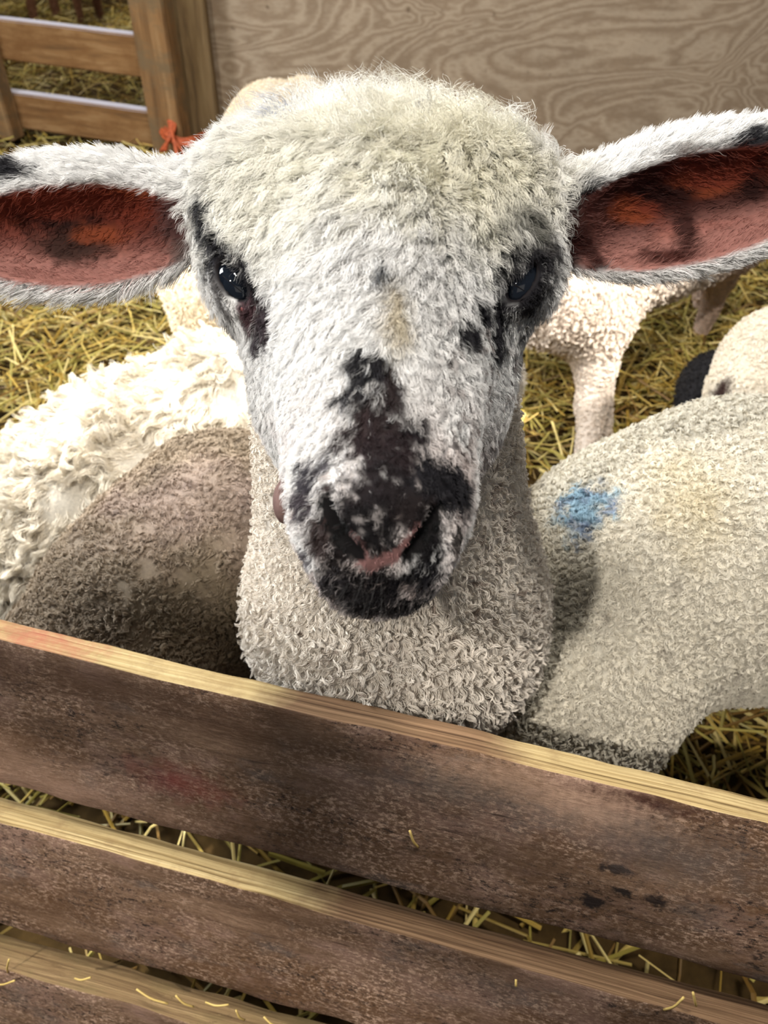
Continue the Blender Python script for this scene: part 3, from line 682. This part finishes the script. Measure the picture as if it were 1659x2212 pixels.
EARD = [E(410, 540, 50, 110, srgb(112, 92, 86)), E(1215, 560, 40, 100, srgb(84, 66, 62)), E(150, 474, 110, 30, DRED*.5), E(160, 535, 90, 42, srgb(66, 40, 32)), E(120, 440, 110, 22, RED), E(220, 505, 60, 20, ORG), E(380, 470, 60, 40, srgb(96, 64, 60)),
        E(1440, 420, 90, 20, DRED*.6), E(1480, 500, 34, 60, DRED*.7), E(1430, 555, 60, 24, DRED), E(1360, 470, 60, 16, ORG), E(1530, 385, 90, 18, RED), E(1625, 400, 34, 40, DRED*.5), E(1288, 570, 22, 40, DRED*.8), E(1250, 520, 50, 30, DRED*.7)]
lamb_o = mesh_obj('spotted_lamb', c2w(P), Q, M_SKIN, cols=np.clip(lamb_col(P, P)*.85, 0, 1), base=np.array([chestW[0], chestW[1]+.2, 0.]))
tag(lamb_o, 'white lamb with black muzzle spots and wide pink ears looking up over the hurdle', 'lamb', kind='thing')
def uvs(name, c, r, m, parent, sc3=(1, 1, 1), seg=40, rot=None):
    V = []; Fc = []; n, k = seg, seg//2
    for i in range(1, k):
        for j in range(n): a, b_ = math.pi*i/k, 2*math.pi*j/n; V.append([math.sin(a)*math.cos(b_), math.sin(a)*math.sin(b_), math.cos(a)])
    V += [[0, 0, 1], [0, 0, -1]]; t, bo = len(V)-2, len(V)-1
    for i in range(k-2):
        for j in range(n): Fc.append([i*n+j, (i+1)*n+j, (i+1)*n+(j+1) % n, i*n+(j+1) % n])
    for j in range(n): Fc.append([t, j, (j+1) % n]); Fc.append([bo, (k-2)*n+(j+1) % n, (k-2)*n+j])
    V = np.array(V)*r*np.array(sc3)
    if rot is not None: V = V @ rot.T
    return mesh_obj(name, c2w(V+c), Fc, m, parent)
for c_, Rr in ((eyeL, RL), (eyeR, RR)):
    uvs('eye', c_+[0, 0, .0094], .0118, M_EYE, lamb_o, (.85, 1.12, 1.0), rot=Rr)
uvs('eye_corner', eyeL+np.array([.0042, -.0108, .0024]), .0024, M_LID, lamb_o)
uvs('eye_corner', eyeR+np.array([-.0044, -.0108, .0032]), .0022, M_LID, lamb_o)

def is_head(X): return head0(X) < trunk(X)+.002
def sky(py): return -(py-1106)/FPX
flow = nrm(np.array([-.5, -.85, .1]))
def hdir(X, N):
    yn = X[:, 1]/X[:, 2]*-FPX+1106; xn = X[:, 0]/X[:, 2]*FPX+829.5
    d = np.tile(flow, (len(X), 1))+vnoise(X, 28, 61)*.75
    top = ss(330, 200, yn)[:, None]; d = d*(1-top)+top*np.array([.2, .9, 0])+top*vnoise(X, 40, 71)*.8
    earl = ss(430, 380, xn)[:, None]; d = d*(1-earl)+earl*np.array([-1, -.35, 0]); earr = ss(1190, 1240, xn)[:, None]; d = d*(1-earr)+earr*np.array([1, .25, 0])
    d = d-N*np.sum(d*N, 1, keepdims=True); return nrm(nrm(d)*.9+N*.5)
def hlen(X):
    yn = -X[:, 1]/X[:, 2]*FPX+1106; xn = X[:, 0]/X[:, 2]*FPX+829.5
    l = .0050+.0035*ss(850, 650, yn)+.0055*ss(700, 350, yn)
    l = l*(.8+.3*ss(-.3, .5, noise(X, 60, 81)))
    ear = (xn < 400) | (xn > 1215); l = np.where(ear, .0085, l); l = np.where(ear & (ear_in(X) > .5), .007, l)
    l = np.where(ear & (xn < 400) & (ear_in(X) < .3) & (X[:, 1] < EARL_C[1]-.012), .015, l)
    nose = blob(X, march(head, 820, 1120), np.array([.022, .03, .03]), None, .4); l = l*(1-nose*.55)
    for c_, Rr in ((eyeL, RL), (eyeR, RR)): l = l*(1-.6*blob(X, c_, np.array([.016, .02, .03]), None, .3))
    return l
def foreh(c):
    yn = -c[:, 1]/c[:, 2]*FPX+1106; xn = c[:, 0]/c[:, 2]*FPX+829.5
    return ss(720, 520, yn+60*noise(c, 40, 55)+.35*np.abs(xn-830))*ss(.44, .40, c[:, 2])*((xn > 440) & (xn < 1180))
def hweight(c):
    w = np.where(is_head(c), 1., 0.)*np.where(c[:, 2] > .40, .35, 1.); w = np.where(bare(c), 0, w)
    w = w*(1-.75*foreh(c)); e = ear_in(c); w = w*(1-.86*e); w = w*(1-.85*pinkv(c)); return w
make_fur('face_hair', lamb_o, lamb, P, Q, 150000, dict(weight=hweight, dir=hdir, len=hlen, col=lamb_col, jit=.16, cjit=.22, clump=.0035, cfac=.55,
    curl=lambda X: .0005+.0010*ss(700, 350, -X[:, 1]/X[:, 2]*FPX+1106)*(np.abs(X[:, 0]) < .09), turns=.8, rad=.00013, tip=.25), c2w)
make_fur('forehead_wool', lamb_o, lamb, P, Q, 62000, dict(weight=lambda c: np.where(is_head(c) & ~bare(c), foreh(c)*(1-ear_in(c)), 0.), dir=lambda X, N: nrm(hdir(X, N)+vnoise(X, 30, 66)*.35),
    len=lambda X: .0065+.0055*foreh(X), col=lamb_col, jit=.14, cjit=.16, clump=.006, cfac=.42, curl=lambda X: np.full(len(X), .0011), turns=.6, rad=.00014, tip=.3), c2w, keys=8)
# long loose curls on the poll
def pollw(c):
    yn = -c[:, 1]/c[:, 2]*FPX+1106; xn = c[:, 0]/c[:, 2]*FPX+829.5
    return np.where(is_head(c) & (yn < 330) & (yn > 100) & (xn > 560) & (xn < 1120), 1., 0.)
make_fur('poll_curls', lamb_o, lamb, P, Q, 2600, dict(weight=pollw, dir=lambda X, N: nrm(N*.7+np.array([.1, .75, -.1])+vnoise(X, 60, 91)*.6), len=lambda X: np.full(len(X), .020), col=lamb_col,
    jit=.3, cjit=.4, clump=.006, cfac=.5, curl=lambda X: np.full(len(X), .0028), turns=.9, rad=.00011, tip=.3, droop=lambda X: np.tile([-.15, -.35, -.2], (len(X), 1))), c2w, keys=9)
# wool
def wweight(c): return np.where(is_head(c), 0., 1.)*np.where(c[:, 2] > .72, .25, 1.)*np.where(N_legs(c), .3, 1.)
def N_legs(c): return (c2w(c)[:, 2] < .25)
def curly(n): return dict(jit=.22, cjit=.5, clump=.0058, cfac=.9, turns=1.1, rad=.00024, tip=.5)
make_fur('fleece', lamb_o, lamb, P, Q, 120000, dict(curly(1), weight=wweight, dir=lambda X, N: nrm(N*.9+np.array([0, -.25, 0])+vnoise(X, 50, 95)*.45), len=lambda X: np.where(N_legs(X), .004, .0055+(.006+.003*noise(X, 22, 97))*ss(1180, 1420, -X[:, 1]/X[:, 2]*FPX+1106)),
    col=lamb_col, curl=lambda X: .0007+.0009*ss(1180, 1420, -X[:, 1]/X[:, 2]*FPX+1106)), c2w)
def whisk(c):
    yn = -c[:, 1]/c[:, 2]*FPX+1106; return np.where(is_head(c) & (yn > 1230) & ~bare(c), 1., 0.)
make_fur('whiskers', lamb_o, lamb, P, Q, 260, dict(weight=whisk, dir=lambda X, N: nrm(N*.6+np.array([-.35, -.8, 0])), len=lambda X: np.full(len(X), .014), col=lambda X, N: np.tile(srgb(40, 38, 36), (len(X), 1)),
    jit=.25, cjit=.2, clump=.002, cfac=.0, curl=lambda X: np.zeros(len(X)), rad=.00007, tip=.3), c2w)

# ------------------------------------------------------------------ the other lambs (world frame)
LL = [('spotted', c2w(P), lambda p: lamb(w2c(p)))]
def make_lamb(name, label, prims, colf, fur, base, res=.007, ext_=0.03, eyes=(), n=40000, hl=.008, extra=None, weight=None, skin=.8, draw=None):
    """prims: list of ('c', a, b, ra, rb) / ('e', c, r, R) with blend k"""
    def fn(p):
        d = None
        for pr in prims:
            e = cone(p, *pr[1:5]) if pr[0] == 'c' else ell(p, pr[1], pr[2])
            d = e if d is None else smin(d, e, pr[5] if len(pr) > 5 else (pr[3] if pr[0] == 'e' and len(pr) > 3 else .05))
        d = d+.004*noise(p, 14, 3)
        return d
    lo = np.full(3, 9.); hi = np.full(3, -9.)
    for pr in prims:
        pts = [(pr[1], pr[3]), (pr[2], pr[4])] if pr[0] == 'c' else [(pr[1], np.asarray(pr[2]))]
        for c, r in pts: lo = np.minimum(lo, np.asarray(c)-r); hi = np.maximum(hi, np.asarray(c)+r)
    lo -= ext_; hi += ext_
    P, Q = surface_nets(fn, *[np.arange(lo[k], hi[k], res) for k in range(3)])
    print(name, len(P), lo, hi)
    LL.append((label, P, fn))
    o = mesh_obj(name, P, Q, M_SKIN, cols=np.clip(colf(P, P)*skin, 0, 1), base=np.array([base[0], base[1], 0.]))
    tag(o, label, 'lamb', kind='thing')
    for c, r in eyes:
        V = c
        mesh_sphere('eye', c, r, M_EYE, o)
    def wt(c):
        q = w2c(c); x = q[:, 0]/q[:, 2]*FPX+829.5; y = -q[:, 1]/q[:, 2]*FPX+1106
        inf = (x > -120) & (x < 1780) & (y > -60) & (y < 2212); nn = -(c-CAM)/np.linalg.norm(c-CAM, axis=1)[:, None]
        return np.where(inf, 1., .12)*(.15+ss(-.35, .1, np.sum(grad(fn, c, .002)*nn, 1)))
    f = dict(jit=.25, cjit=.35, clump=.007, cfac=.75, turns=1.1, rad=.0004, tip=.5, weight=wt, col=colf,
             dir=lambda X, N: nrm(N*.85+np.array([0, 0, -.3])+vnoise(X, 30, 95)*.4), len=lambda X: np.full(len(X), hl), curl=lambda X: np.full(len(X), .002))
    f.update(fur); make_fur('fleece', o, fn, P, Q, n, f, lambda p: p, eps=.002)
    return o, fn
def mesh_sphere(name, c, r, m, parent):
    t = np.eye(3); V = []; Fc = []; n, k = 20, 10
    for i in range(1, k):
        for j in range(n): a, b_ = math.pi*i/k, 2*math.pi*j/n; V.append([math.sin(a)*math.cos(b_), math.sin(a)*math.sin(b_), math.cos(a)])
    V += [[0, 0, 1], [0, 0, -1]]; tt, bo = len(V)-2, len(V)-1
    for i in range(k-2):
        for j in range(n): Fc.append([i*n+j, (i+1)*n+j, (i+1)*n+(j+1) % n, i*n+(j+1) % n])
    for j in range(n): Fc.append([tt, j, (j+1) % n]); Fc.append([bo, (k-2)*n+(j+1) % n, (k-2)*n+j])
    return mesh_obj(name, np.array(V)*r+np.asarray(c), Fc, m, parent)
def flat(col, amp=.06, flecks=.0, fc=(80, 62, 50), fs=160):
    col = np.asarray(col)
    def f(X, N):
        c = np.tile(col, (len(X), 1))*(1+amp*noise(X, 18, 7)+amp*.6*noise(X, 70, 8))[:, None]
        if flecks: k = ss(.62, .76, noise(X, fs, 9))[:, None]*flecks; c = c*(1-k)+srgb(*fc)*k
        return c
    return f
def legs(body, pairs):
    out = []
    for (x, y, z, fx, fy, r, bend) in pairs:
        k = ((x+fx)/2+bend[0], (y+fy)/2+bend[1], z*.45)
        out += [('c', (x, y, z), k, r, .022, .04), ('c', k, (fx, fy, .012), .021, .017, .02)]
    return out
def headp(c, face, r=.052):
    c, face = np.asarray(c), np.asarray(face); d = nrm(face-c); s = nrm(np.cross(d, [0, 0, 1])); up = np.cross(s, d)
    return [('e', c, (r, r, r), .03), ('c', c, face, r*.85, r*.5, .03), ('c', c+s*r*.7+up*r*.3-d*.01, c+s*r*2.4+up*r*.1-d*.02, .016, .009, .012), ('c', c-s*r*.7+up*r*.3-d*.01, c-s*r*2.4+up*r*.1-d*.02, .016, .009, .012)]

# blue-marked lamb, right of the spotted one
b0, b1, b2, b3 = W(1610, 1190, .80), W(1345, 1235, .76), W(1275, 1450, .74), W(1245, 1600, .76)
b0 = W(1560, 1190, .77); bb = b0+np.array([.28, .06, -.02])
F_pr = [('c', b1, b0, .108, .137), ('c', b0, bb, .137, .125, .05), ('c', b1, b2, .105, .088, .05), ('c', b2, b3, .085, .068, .04)]
F_pr += headp(b3+[-.01, .0, -.07], b3+[-.02, -.02, -.16], .05)
F_pr += legs(None, [(b1[0]+.05, b1[1]+.06, .30, b1[0]+.06, b1[1]+.08, .05, (0, .0)), (b1[0]+.04, b1[1]+.20, .28, b1[0]+.05, b1[1]+.22, .05, (0, 0)), (bb[0]-.0, bb[1]-.05, .3, bb[0]+.02, bb[1]-.04, .06, (.04, 0)), (bb[0], bb[1]+.09, .3, bb[0]+.02, bb[1]+.1, .06, (.04, 0))])
def fcol(X, N):
    c = flat(srgb(226, 218, 200), .05, .35, fs=90)(X, N)
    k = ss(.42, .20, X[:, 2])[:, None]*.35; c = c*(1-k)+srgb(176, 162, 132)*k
    y_ = blob(X, W(1500, 1080, .64), np.array([.03, .05, .03]), noise(X, 60, 3)*.4, .8)[:, None]*.35; c = c*(1-y_)+srgb(206, 184, 120)*y_
    m = blob(X, BLUE, np.array([.022, .026, .024]), noise(X, 90, 5)*.5+noise(X, 240, 6)*.55, .45)[:, None]*.74
    bl = np.tile(srgb(120, 172, 200), (len(X), 1)); q = ss(-.1, .5, noise(X, 130, 13))[:, None]; bl = bl*(1-q)+srgb(50, 100, 150)*q
    return c*(1-m)+bl*m
_bf = lambda p: smin(cone(p, b1, b0, .108, .137), cone(p, b1, b2, .105, .088), .05)
def wmarch(fn, x, y): 
    v = ray(x, y); ts = np.linspace(.3, 2, 2500); p = CAM+ts[:, None]*v; r = fn(p); return p[np.argmax(r < 0)]
BLUE = wmarch(_bf, 1262, 1095)
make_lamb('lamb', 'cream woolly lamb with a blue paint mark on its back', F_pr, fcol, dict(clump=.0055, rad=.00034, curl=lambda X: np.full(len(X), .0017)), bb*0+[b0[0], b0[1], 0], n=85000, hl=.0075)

# grey lamb, left, head down behind the hurdle
c0, c1, c2 = W(496, 1222, .81), W(350, 1300, .76), W(130, 1445, .72)
ca = c0+np.array([.0, .03, .0])
G_pr = [('c', ca, c0, .115, .122), ('c', c0, c1, .122, .108, .05), ('c', c1, c2, .088, .062, .05)] + headp(c2+[-.06, .0, -.03], c2+[-.13, -.0, -.10], .045)
G_pr += legs(None, [(c1[0]+.03, c1[1]-.02, .28, c1[0]+.02, c1[1]-.02, .045, (0, 0)), (c1[0]+.06, c1[1]+.1, .28, c1[0]+.05, c1[1]+.12, .045, (0, 0)), (ca[0]+.0, ca[1]-.05, .3, ca[0]+.01, ca[1]-.05, .055, (.02, .02)), (ca[0]-.02, ca[1]+.03, .3, ca[0]-.01, ca[1]+.04, .055, (.02, .02))])
def gcol(X, N):
    c = flat(srgb(150, 134, 114), .12, .6, (80, 66, 52), 110)(X, N)
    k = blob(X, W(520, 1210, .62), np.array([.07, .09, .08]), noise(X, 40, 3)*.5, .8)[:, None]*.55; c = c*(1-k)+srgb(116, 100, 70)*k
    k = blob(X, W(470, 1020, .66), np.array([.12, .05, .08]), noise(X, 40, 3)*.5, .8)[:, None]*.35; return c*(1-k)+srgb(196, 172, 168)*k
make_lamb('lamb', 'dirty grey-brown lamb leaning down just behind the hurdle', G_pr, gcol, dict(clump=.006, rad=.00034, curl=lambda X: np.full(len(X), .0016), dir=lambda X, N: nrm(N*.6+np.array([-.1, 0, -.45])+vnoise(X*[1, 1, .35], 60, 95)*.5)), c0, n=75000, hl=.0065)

# cream long-woolled lamb behind it
d0, d1, d2, d3 = W(500, 952, 1.08), W(300, 1045, 1.03), W(90, 1175, 1.0), W(-60, 1285, .97)
C_pr = [('c', d0+np.array([.01, .04, 0]), d0, .125, .132), ('c', d0, d1, .132, .128, .05), ('c', d1, d2, .125, .112, .05), ('c', d2, d3, .095, .07, .05)] + headp(d3+[-.03, 0, -.03], d3+[-.08, -.04, -.10], .045)
C_pr += legs(None, [(d2[0]+.06, d2[1]-.02, .26, d2[0]+.05, d2[1]-.0, .05, (0, 0)), (d2[0]+.08, d2[1]+.1, .26, d2[0]+.08, d2[1]+.12, .05, (0, 0)), (d0[0]+.02, d0[1]-.04, .28, d0[0]+.03, d0[1]-.04, .055, (.02, .02)), (d0[0]+.02, d0[1]+.06, .28, d0[0]+.03, d0[1]+.07, .055, (.02, .02))])
make_lamb('lamb', 'sunlit cream lamb with long wavy wool beyond the dirty grey-brown lamb', C_pr, flat(srgb(240, 230, 212), .05), dict(clump=.012, cfac=.85, cjit=.4, rad=.00045, tip=.3, turns=1.0, curl=lambda X: np.full(len(X), .0035),
    dir=lambda X, N: nrm(N*.5+np.array([-.25, -.1, -.55])+vnoise(X, 22, 95)*.55)), d1, n=70000, hl=.032)

# lamb behind the spotted lamb's head
e0, e1 = W(500, 575, 1.30), W(600, 335, 1.62)
e1[2] = e0[2]+.05
R_pr = [('c', e0, e1, .115, .105), ('c', e0+[-.0, -.03, -.03], e0+[.0, -.05, -.10], .10, .07, .05)]
R_pr += legs(None, [(e0[0]-.045, e0[1]-.03, .22, e0[0]-.03, e0[1]-.05, .055, (0, .0)), (e0[0]+.07, e0[1]-.03, .22, e0[0]+.07, e0[1]-.05, .055, (0, .0)), (e1[0]-.06, e1[1], .25, e1[0]-.06, e1[1], .05, (0, 0)), (e1[0]+.06, e1[1], .25, e1[0]+.06, e1[1], .05, (0, 0))])
R_pr += headp(e1+np.array([.04, .20, .0]), e1+np.array([.06, .28, -.04]), .05) + [('c', e1, e1+np.array([.04, .20, .0]), .08, .055, .04)]
make_lamb('lamb', 'short-coated cream lamb turned away behind the spotted lamb\'s head', R_pr, flat(srgb(238, 222, 196), .05), dict(clump=.006, rad=.0005), e0, n=26000, hl=.007)

# standing lamb beyond the right ear
f0, f1 = W(1195, 622, 1.40), W(1560, 512, 1.62)
f1[2] = f0[2]+.03
B_pr = [('c', f0, f1, .100, .106), ('e', f0+np.array([.06, 0, -.03]), (.075, .09, .095), .05)]
lt = W(1290, 790, 1.42); lf = hit_z(1262, 1000, .0)
B_pr += [('c', f0+np.array([.085, -.0, -.04]), lt, .060, .034, .05), ('c', lt, W(1276, 880, 1.43), .034, .024, .03), ('c', W(1276, 880, 1.43), (lf[0], lf[1], .015), .024, .02, .02)]
B_pr += [('c', lt+np.array([.02, .07, 0]), (lf[0]+.045, lf[1]+.08, .012), .03, .019, .03)]
B_pr += [('c', f1+np.array([-.02, -.0, -.04]), (f1[0]+.03, f1[1]+.0, .14), .075, .028, .05), ('c', (f1[0]+.03, f1[1]+.0, .14), (f1[0]+.02, f1[1]-.01, .012), .025, .018, .02), ('c', f1+np.array([.0, .1, -.05]), (f1[0]+.06, f1[1]+.12, .012), .06, .018, .04)]
B_pr += [('c', f0, f0+np.array([-.14, -.0, .06]), .09, .055, .05)] + headp(f0+np.array([-.19, -.0, .08]), f0+np.array([-.27, -.02, .05]), .045)
def bcol(X, N):
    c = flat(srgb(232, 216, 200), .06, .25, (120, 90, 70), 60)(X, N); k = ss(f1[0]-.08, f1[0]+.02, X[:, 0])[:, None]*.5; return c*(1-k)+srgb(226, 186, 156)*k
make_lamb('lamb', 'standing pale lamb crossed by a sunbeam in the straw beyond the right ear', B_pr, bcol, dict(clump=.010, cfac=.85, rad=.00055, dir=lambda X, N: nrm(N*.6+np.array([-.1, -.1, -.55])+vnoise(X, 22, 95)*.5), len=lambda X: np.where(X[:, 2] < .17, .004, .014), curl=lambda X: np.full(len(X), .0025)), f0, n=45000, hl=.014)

# lamb at the right edge, spotted muzzle, and black one beside it
h0 = W(1700, 815, 1.16)
E_pr = [('c', h0, h0+np.array([.25, .10, .0]), .105, .12), ('e', W(1600, 850, 1.13), (.045, .05, .05), .04), ('c', h0+np.array([.05, 0, 0]), (h0[0]+.08, h0[1], .012), .05, .02, .04), ('c', h0+np.array([.25, .12, 0]), (h0[0]+.28, h0[1]+.12, .012), .05, .02, .04)]
def ecol(X, N):
    c = flat(srgb(238, 226, 206), .05, .5, (110, 90, 80), 45)(X, N); k = blob(X, wmarch(lambda p: ell(p, W(1600, 850, 1.13), (.045, .05, .05)), 1560, 850), np.array([.012, .016, .02]), noise(X, 90, 3)*.5, .5)[:, None]; return c*(1-k)+srgb(70, 50, 44)*k
make_lamb('lamb', 'cream lamb with a small dark smudge beside the black lamb', E_pr, ecol, dict(clump=.006, rad=.0005), h0, n=14000, hl=.006)
k0 = W(1543, 842, 1.31)
K_pr = [('e', k0, (.05, .055, .05)), ('c', k0+np.array([0, 0, .0]), W(1660, 800, 1.46), .050, .065, .04), ('c', k0, W(1508, 880, 1.29), .04, .03, .03), ('c', k0+np.array([.1, .1, 0]), (k0[0]+.1, k0[1]+.1, .012), .04, .02, .03), ('c', k0+np.array([.02, .02, 0]), (k0[0]+.03, k0[1]+.02, .012), .04, .02, .03)]
make_lamb('lamb', 'black lamb half hidden behind the cream lamb with the dark smudge', K_pr, flat(srgb(26, 24, 26), .05), dict(clump=.006, rad=.0005), k0, n=7000, hl=.006, skin=1)
# animals beyond the gate
for j, (x, y, d, rx, cl, lb) in enumerate(((110, -60, 3.6, .10, (150, 104, 76), 'brown lamb standing beyond the timber gate, only its legs in view'), (235, -110, 4.6, .11, (34, 30, 34), 'black lamb beyond the timber gate near the gate post'))):
    q = W(x, y, d); q[2] = .36 if j == 0 else .30
    pr = [('c', q+np.array([-.12, 0, 0]), q+np.array([.12, .06, 0]), rx, rx)]
    pr += legs(None, [(q[0]-.12, q[1]-.03, .3, q[0]-.12, q[1]-.03, .045, (0, 0)), (q[0]-.05, q[1]+.05, .3, q[0]-.04, q[1]+.06, .045, (0, 0)), (q[0]+.10, q[1]-.02, .3, q[0]+.10, q[1]-.02, .045, (0, 0)), (q[0]+.15, q[1]+.08, .3, q[0]+.16, q[1]+.09, .045, (0, 0))])
    pr += headp(q+np.array([.2, -.05, -.1]), q+np.array([.24, -.10, -.18]), .05) + [('c', q+np.array([.1, 0, 0]), q+np.array([.2, -.05, -.1]), .08, .05, .04)]
    make_lamb('lamb', lb, pr, flat(srgb(*cl), .1), dict(clump=.01, rad=.0009), q, n=5000, hl=.01, res=.012)

# loose straw on the hurdle boards
for j, (x, y, a, l, kb) in enumerate(((20, 2085, 1.9, .05, 2), (12, 2120, 2.3, .045, 2), (180, 2110, 2.5, .022, 2), (330, 2150, .3, .03, 2), (400, 2160, .7, .02, 2), (470, 2165, 2.8, .022, 2), (520, 2190, 1.2, .018, 2), (590, 2205, .5, .018, 2), (1455, 2165, 1.75, .030, 1), (1500, 2155, 1.2, .02, 1), (895, 1810, 1.2, .02, 0), (1115, 2120, 1.4, .008, 1))):
    p = onf(x, y, -.003); n0 = -back; s_ = ax; u_ = np.array([0, 0, 1.0])
    d = nrm(s_*math.cos(a)-u_*math.sin(a)*1.0); q = [p-d*l/2, p+n0*.003, p+d*l/2+n0*.002]
    V, Fc = tube([spline(q, 8)], .0009, 5); o = mesh_obj('straw_stalk', V, Fc, M_STRAW, cols=np.tile(srgb(206, 176, 104), (len(V), 1)))
    tag(o, 'short dry straw stalk clinging to the hurdle boards', 'straw', 'straw stalks on the hurdle')

# ------------------------------------------------------------------ light
w = bpy.data.worlds.new('world'); sc.world = w; w.use_nodes = True
bg = w.node_tree.nodes['Background']; bg.inputs[0].default_value = (.80, .88, 1.0, 1); bg.inputs[1].default_value = .12
def area(name, loc, target, size, power, col):
    l = bpy.data.lights.new(name, 'AREA'); l.shape = 'RECTANGLE'; l.size, l.size_y = size; l.energy = power; l.color = col
    o = bpy.data.objects.new(name, l); COL.objects.link(o); o.location = loc
    d = Vector(target)-Vector(loc); o.rotation_euler = d.to_track_quat('-Z', 'Y').to_euler(); return o
area('door_daylight', (-1.9, 1.0, 1.85), (0, .35, .7), (.9, 1.1), 95, (.93, .97, 1.0))
area('roof_light', (.5, 1.2, 3.2), (.1, 1.4, .3), (2.0, 2.0), 24, (1.0, .96, .88))
area('open_front', (.5, -2.2, 1.9), (0, .5, .4), (1.8, 1.2), 3, (1.0, .93, .84))
area('roof_window', (.25, .1, 3.1), (0, .3, .5), (.25, .4), 45, (1.0, .96, .9))
area('far_fill_light', (-1.2, 4.6, 3.2), (-1.2, 4.0, 0), (1.5, 1.5), 60, (1.0, .97, .9))  # added fill lamp, brightens the straw beyond the gate
LF = np.array([-.95, -1.15, 2.6])
area('added_front_lamp', tuple(LF), (0, .3, .45), (.06, .06), 54, (1.0, .95, .88))  # small added lamp, lights the boards and the left of the face
bA, bB = onf(130, 1440), onf(760, 1800); fr = .50
mA, mB = LF+(bA-LF)*fr, LF+(bB-LF)*fr; bd = nrm(mB-mA); bm0 = (mA+mB)/2
o = box('offscreen_beam', -1.6, 1.6, -.04, .04, -.036, .036, M_POST, None, 0, (0, 0, 0), 4)  # timber added out of view to cast a shadow band on the hurdle
sv = nrm(np.cross(nrm(bm0-LF), bd)); uv_ = np.cross(bd, sv); o.rotation_euler = Matrix([[bd[k], sv[k], uv_[k]] for k in range(3)]).to_euler(); o.location = [float(v) for v in bm0]; tag(o, kind='structure')
def offscreen_beam(name, loc, target, ang_, power, blend, col=(1, .97, .9), size=.02):
    l = bpy.data.lights.new(name, 'SPOT'); l.energy = power; l.spot_size = ang_; l.spot_blend = blend; l.shadow_soft_size = size; l.color = col
    o = bpy.data.objects.new(name, l); COL.objects.link(o); o.location = loc
    o.rotation_euler = (Vector(target)-Vector(loc)).to_track_quat('-Z', 'Y').to_euler(); return o
offscreen_beam('sunbeam', (-1.2, 3.2, 3.6), tuple(d1+np.array([.05, .05, .08])), math.radians(9), 1500, .3)
offscreen_beam('sunbeam', (-1.8, .6, 3.6), tuple(e0+np.array([-.06, -.08, -.04])), math.radians(5), 1500, .2)
offscreen_beam('sunbeam', (2.2, .2, 3.6), (.43, 1.27, .445), math.radians(6.6), 2000, .12)
sc.view_settings.view_transform = 'Standard'; sc.view_settings.look = 'None'; sc.view_settings.gamma = 1; sc.view_settings.exposure = 0
sc.view_settings.use_curve_mapping = False
cy = sc.cycles; cy.max_bounces = 4; cy.diffuse_bounces = 3; cy.glossy_bounces = 2; cy.transmission_bounces = 2; cy.use_denoising = True; cy.use_adaptive_sampling = True; cy.adaptive_threshold = .045; cy.adaptive_min_samples = 16
try: sc.cycles_curves.shape = 'RIBBONS'; sc.cycles_curves.subdivisions = 2
except Exception as e: print(e)
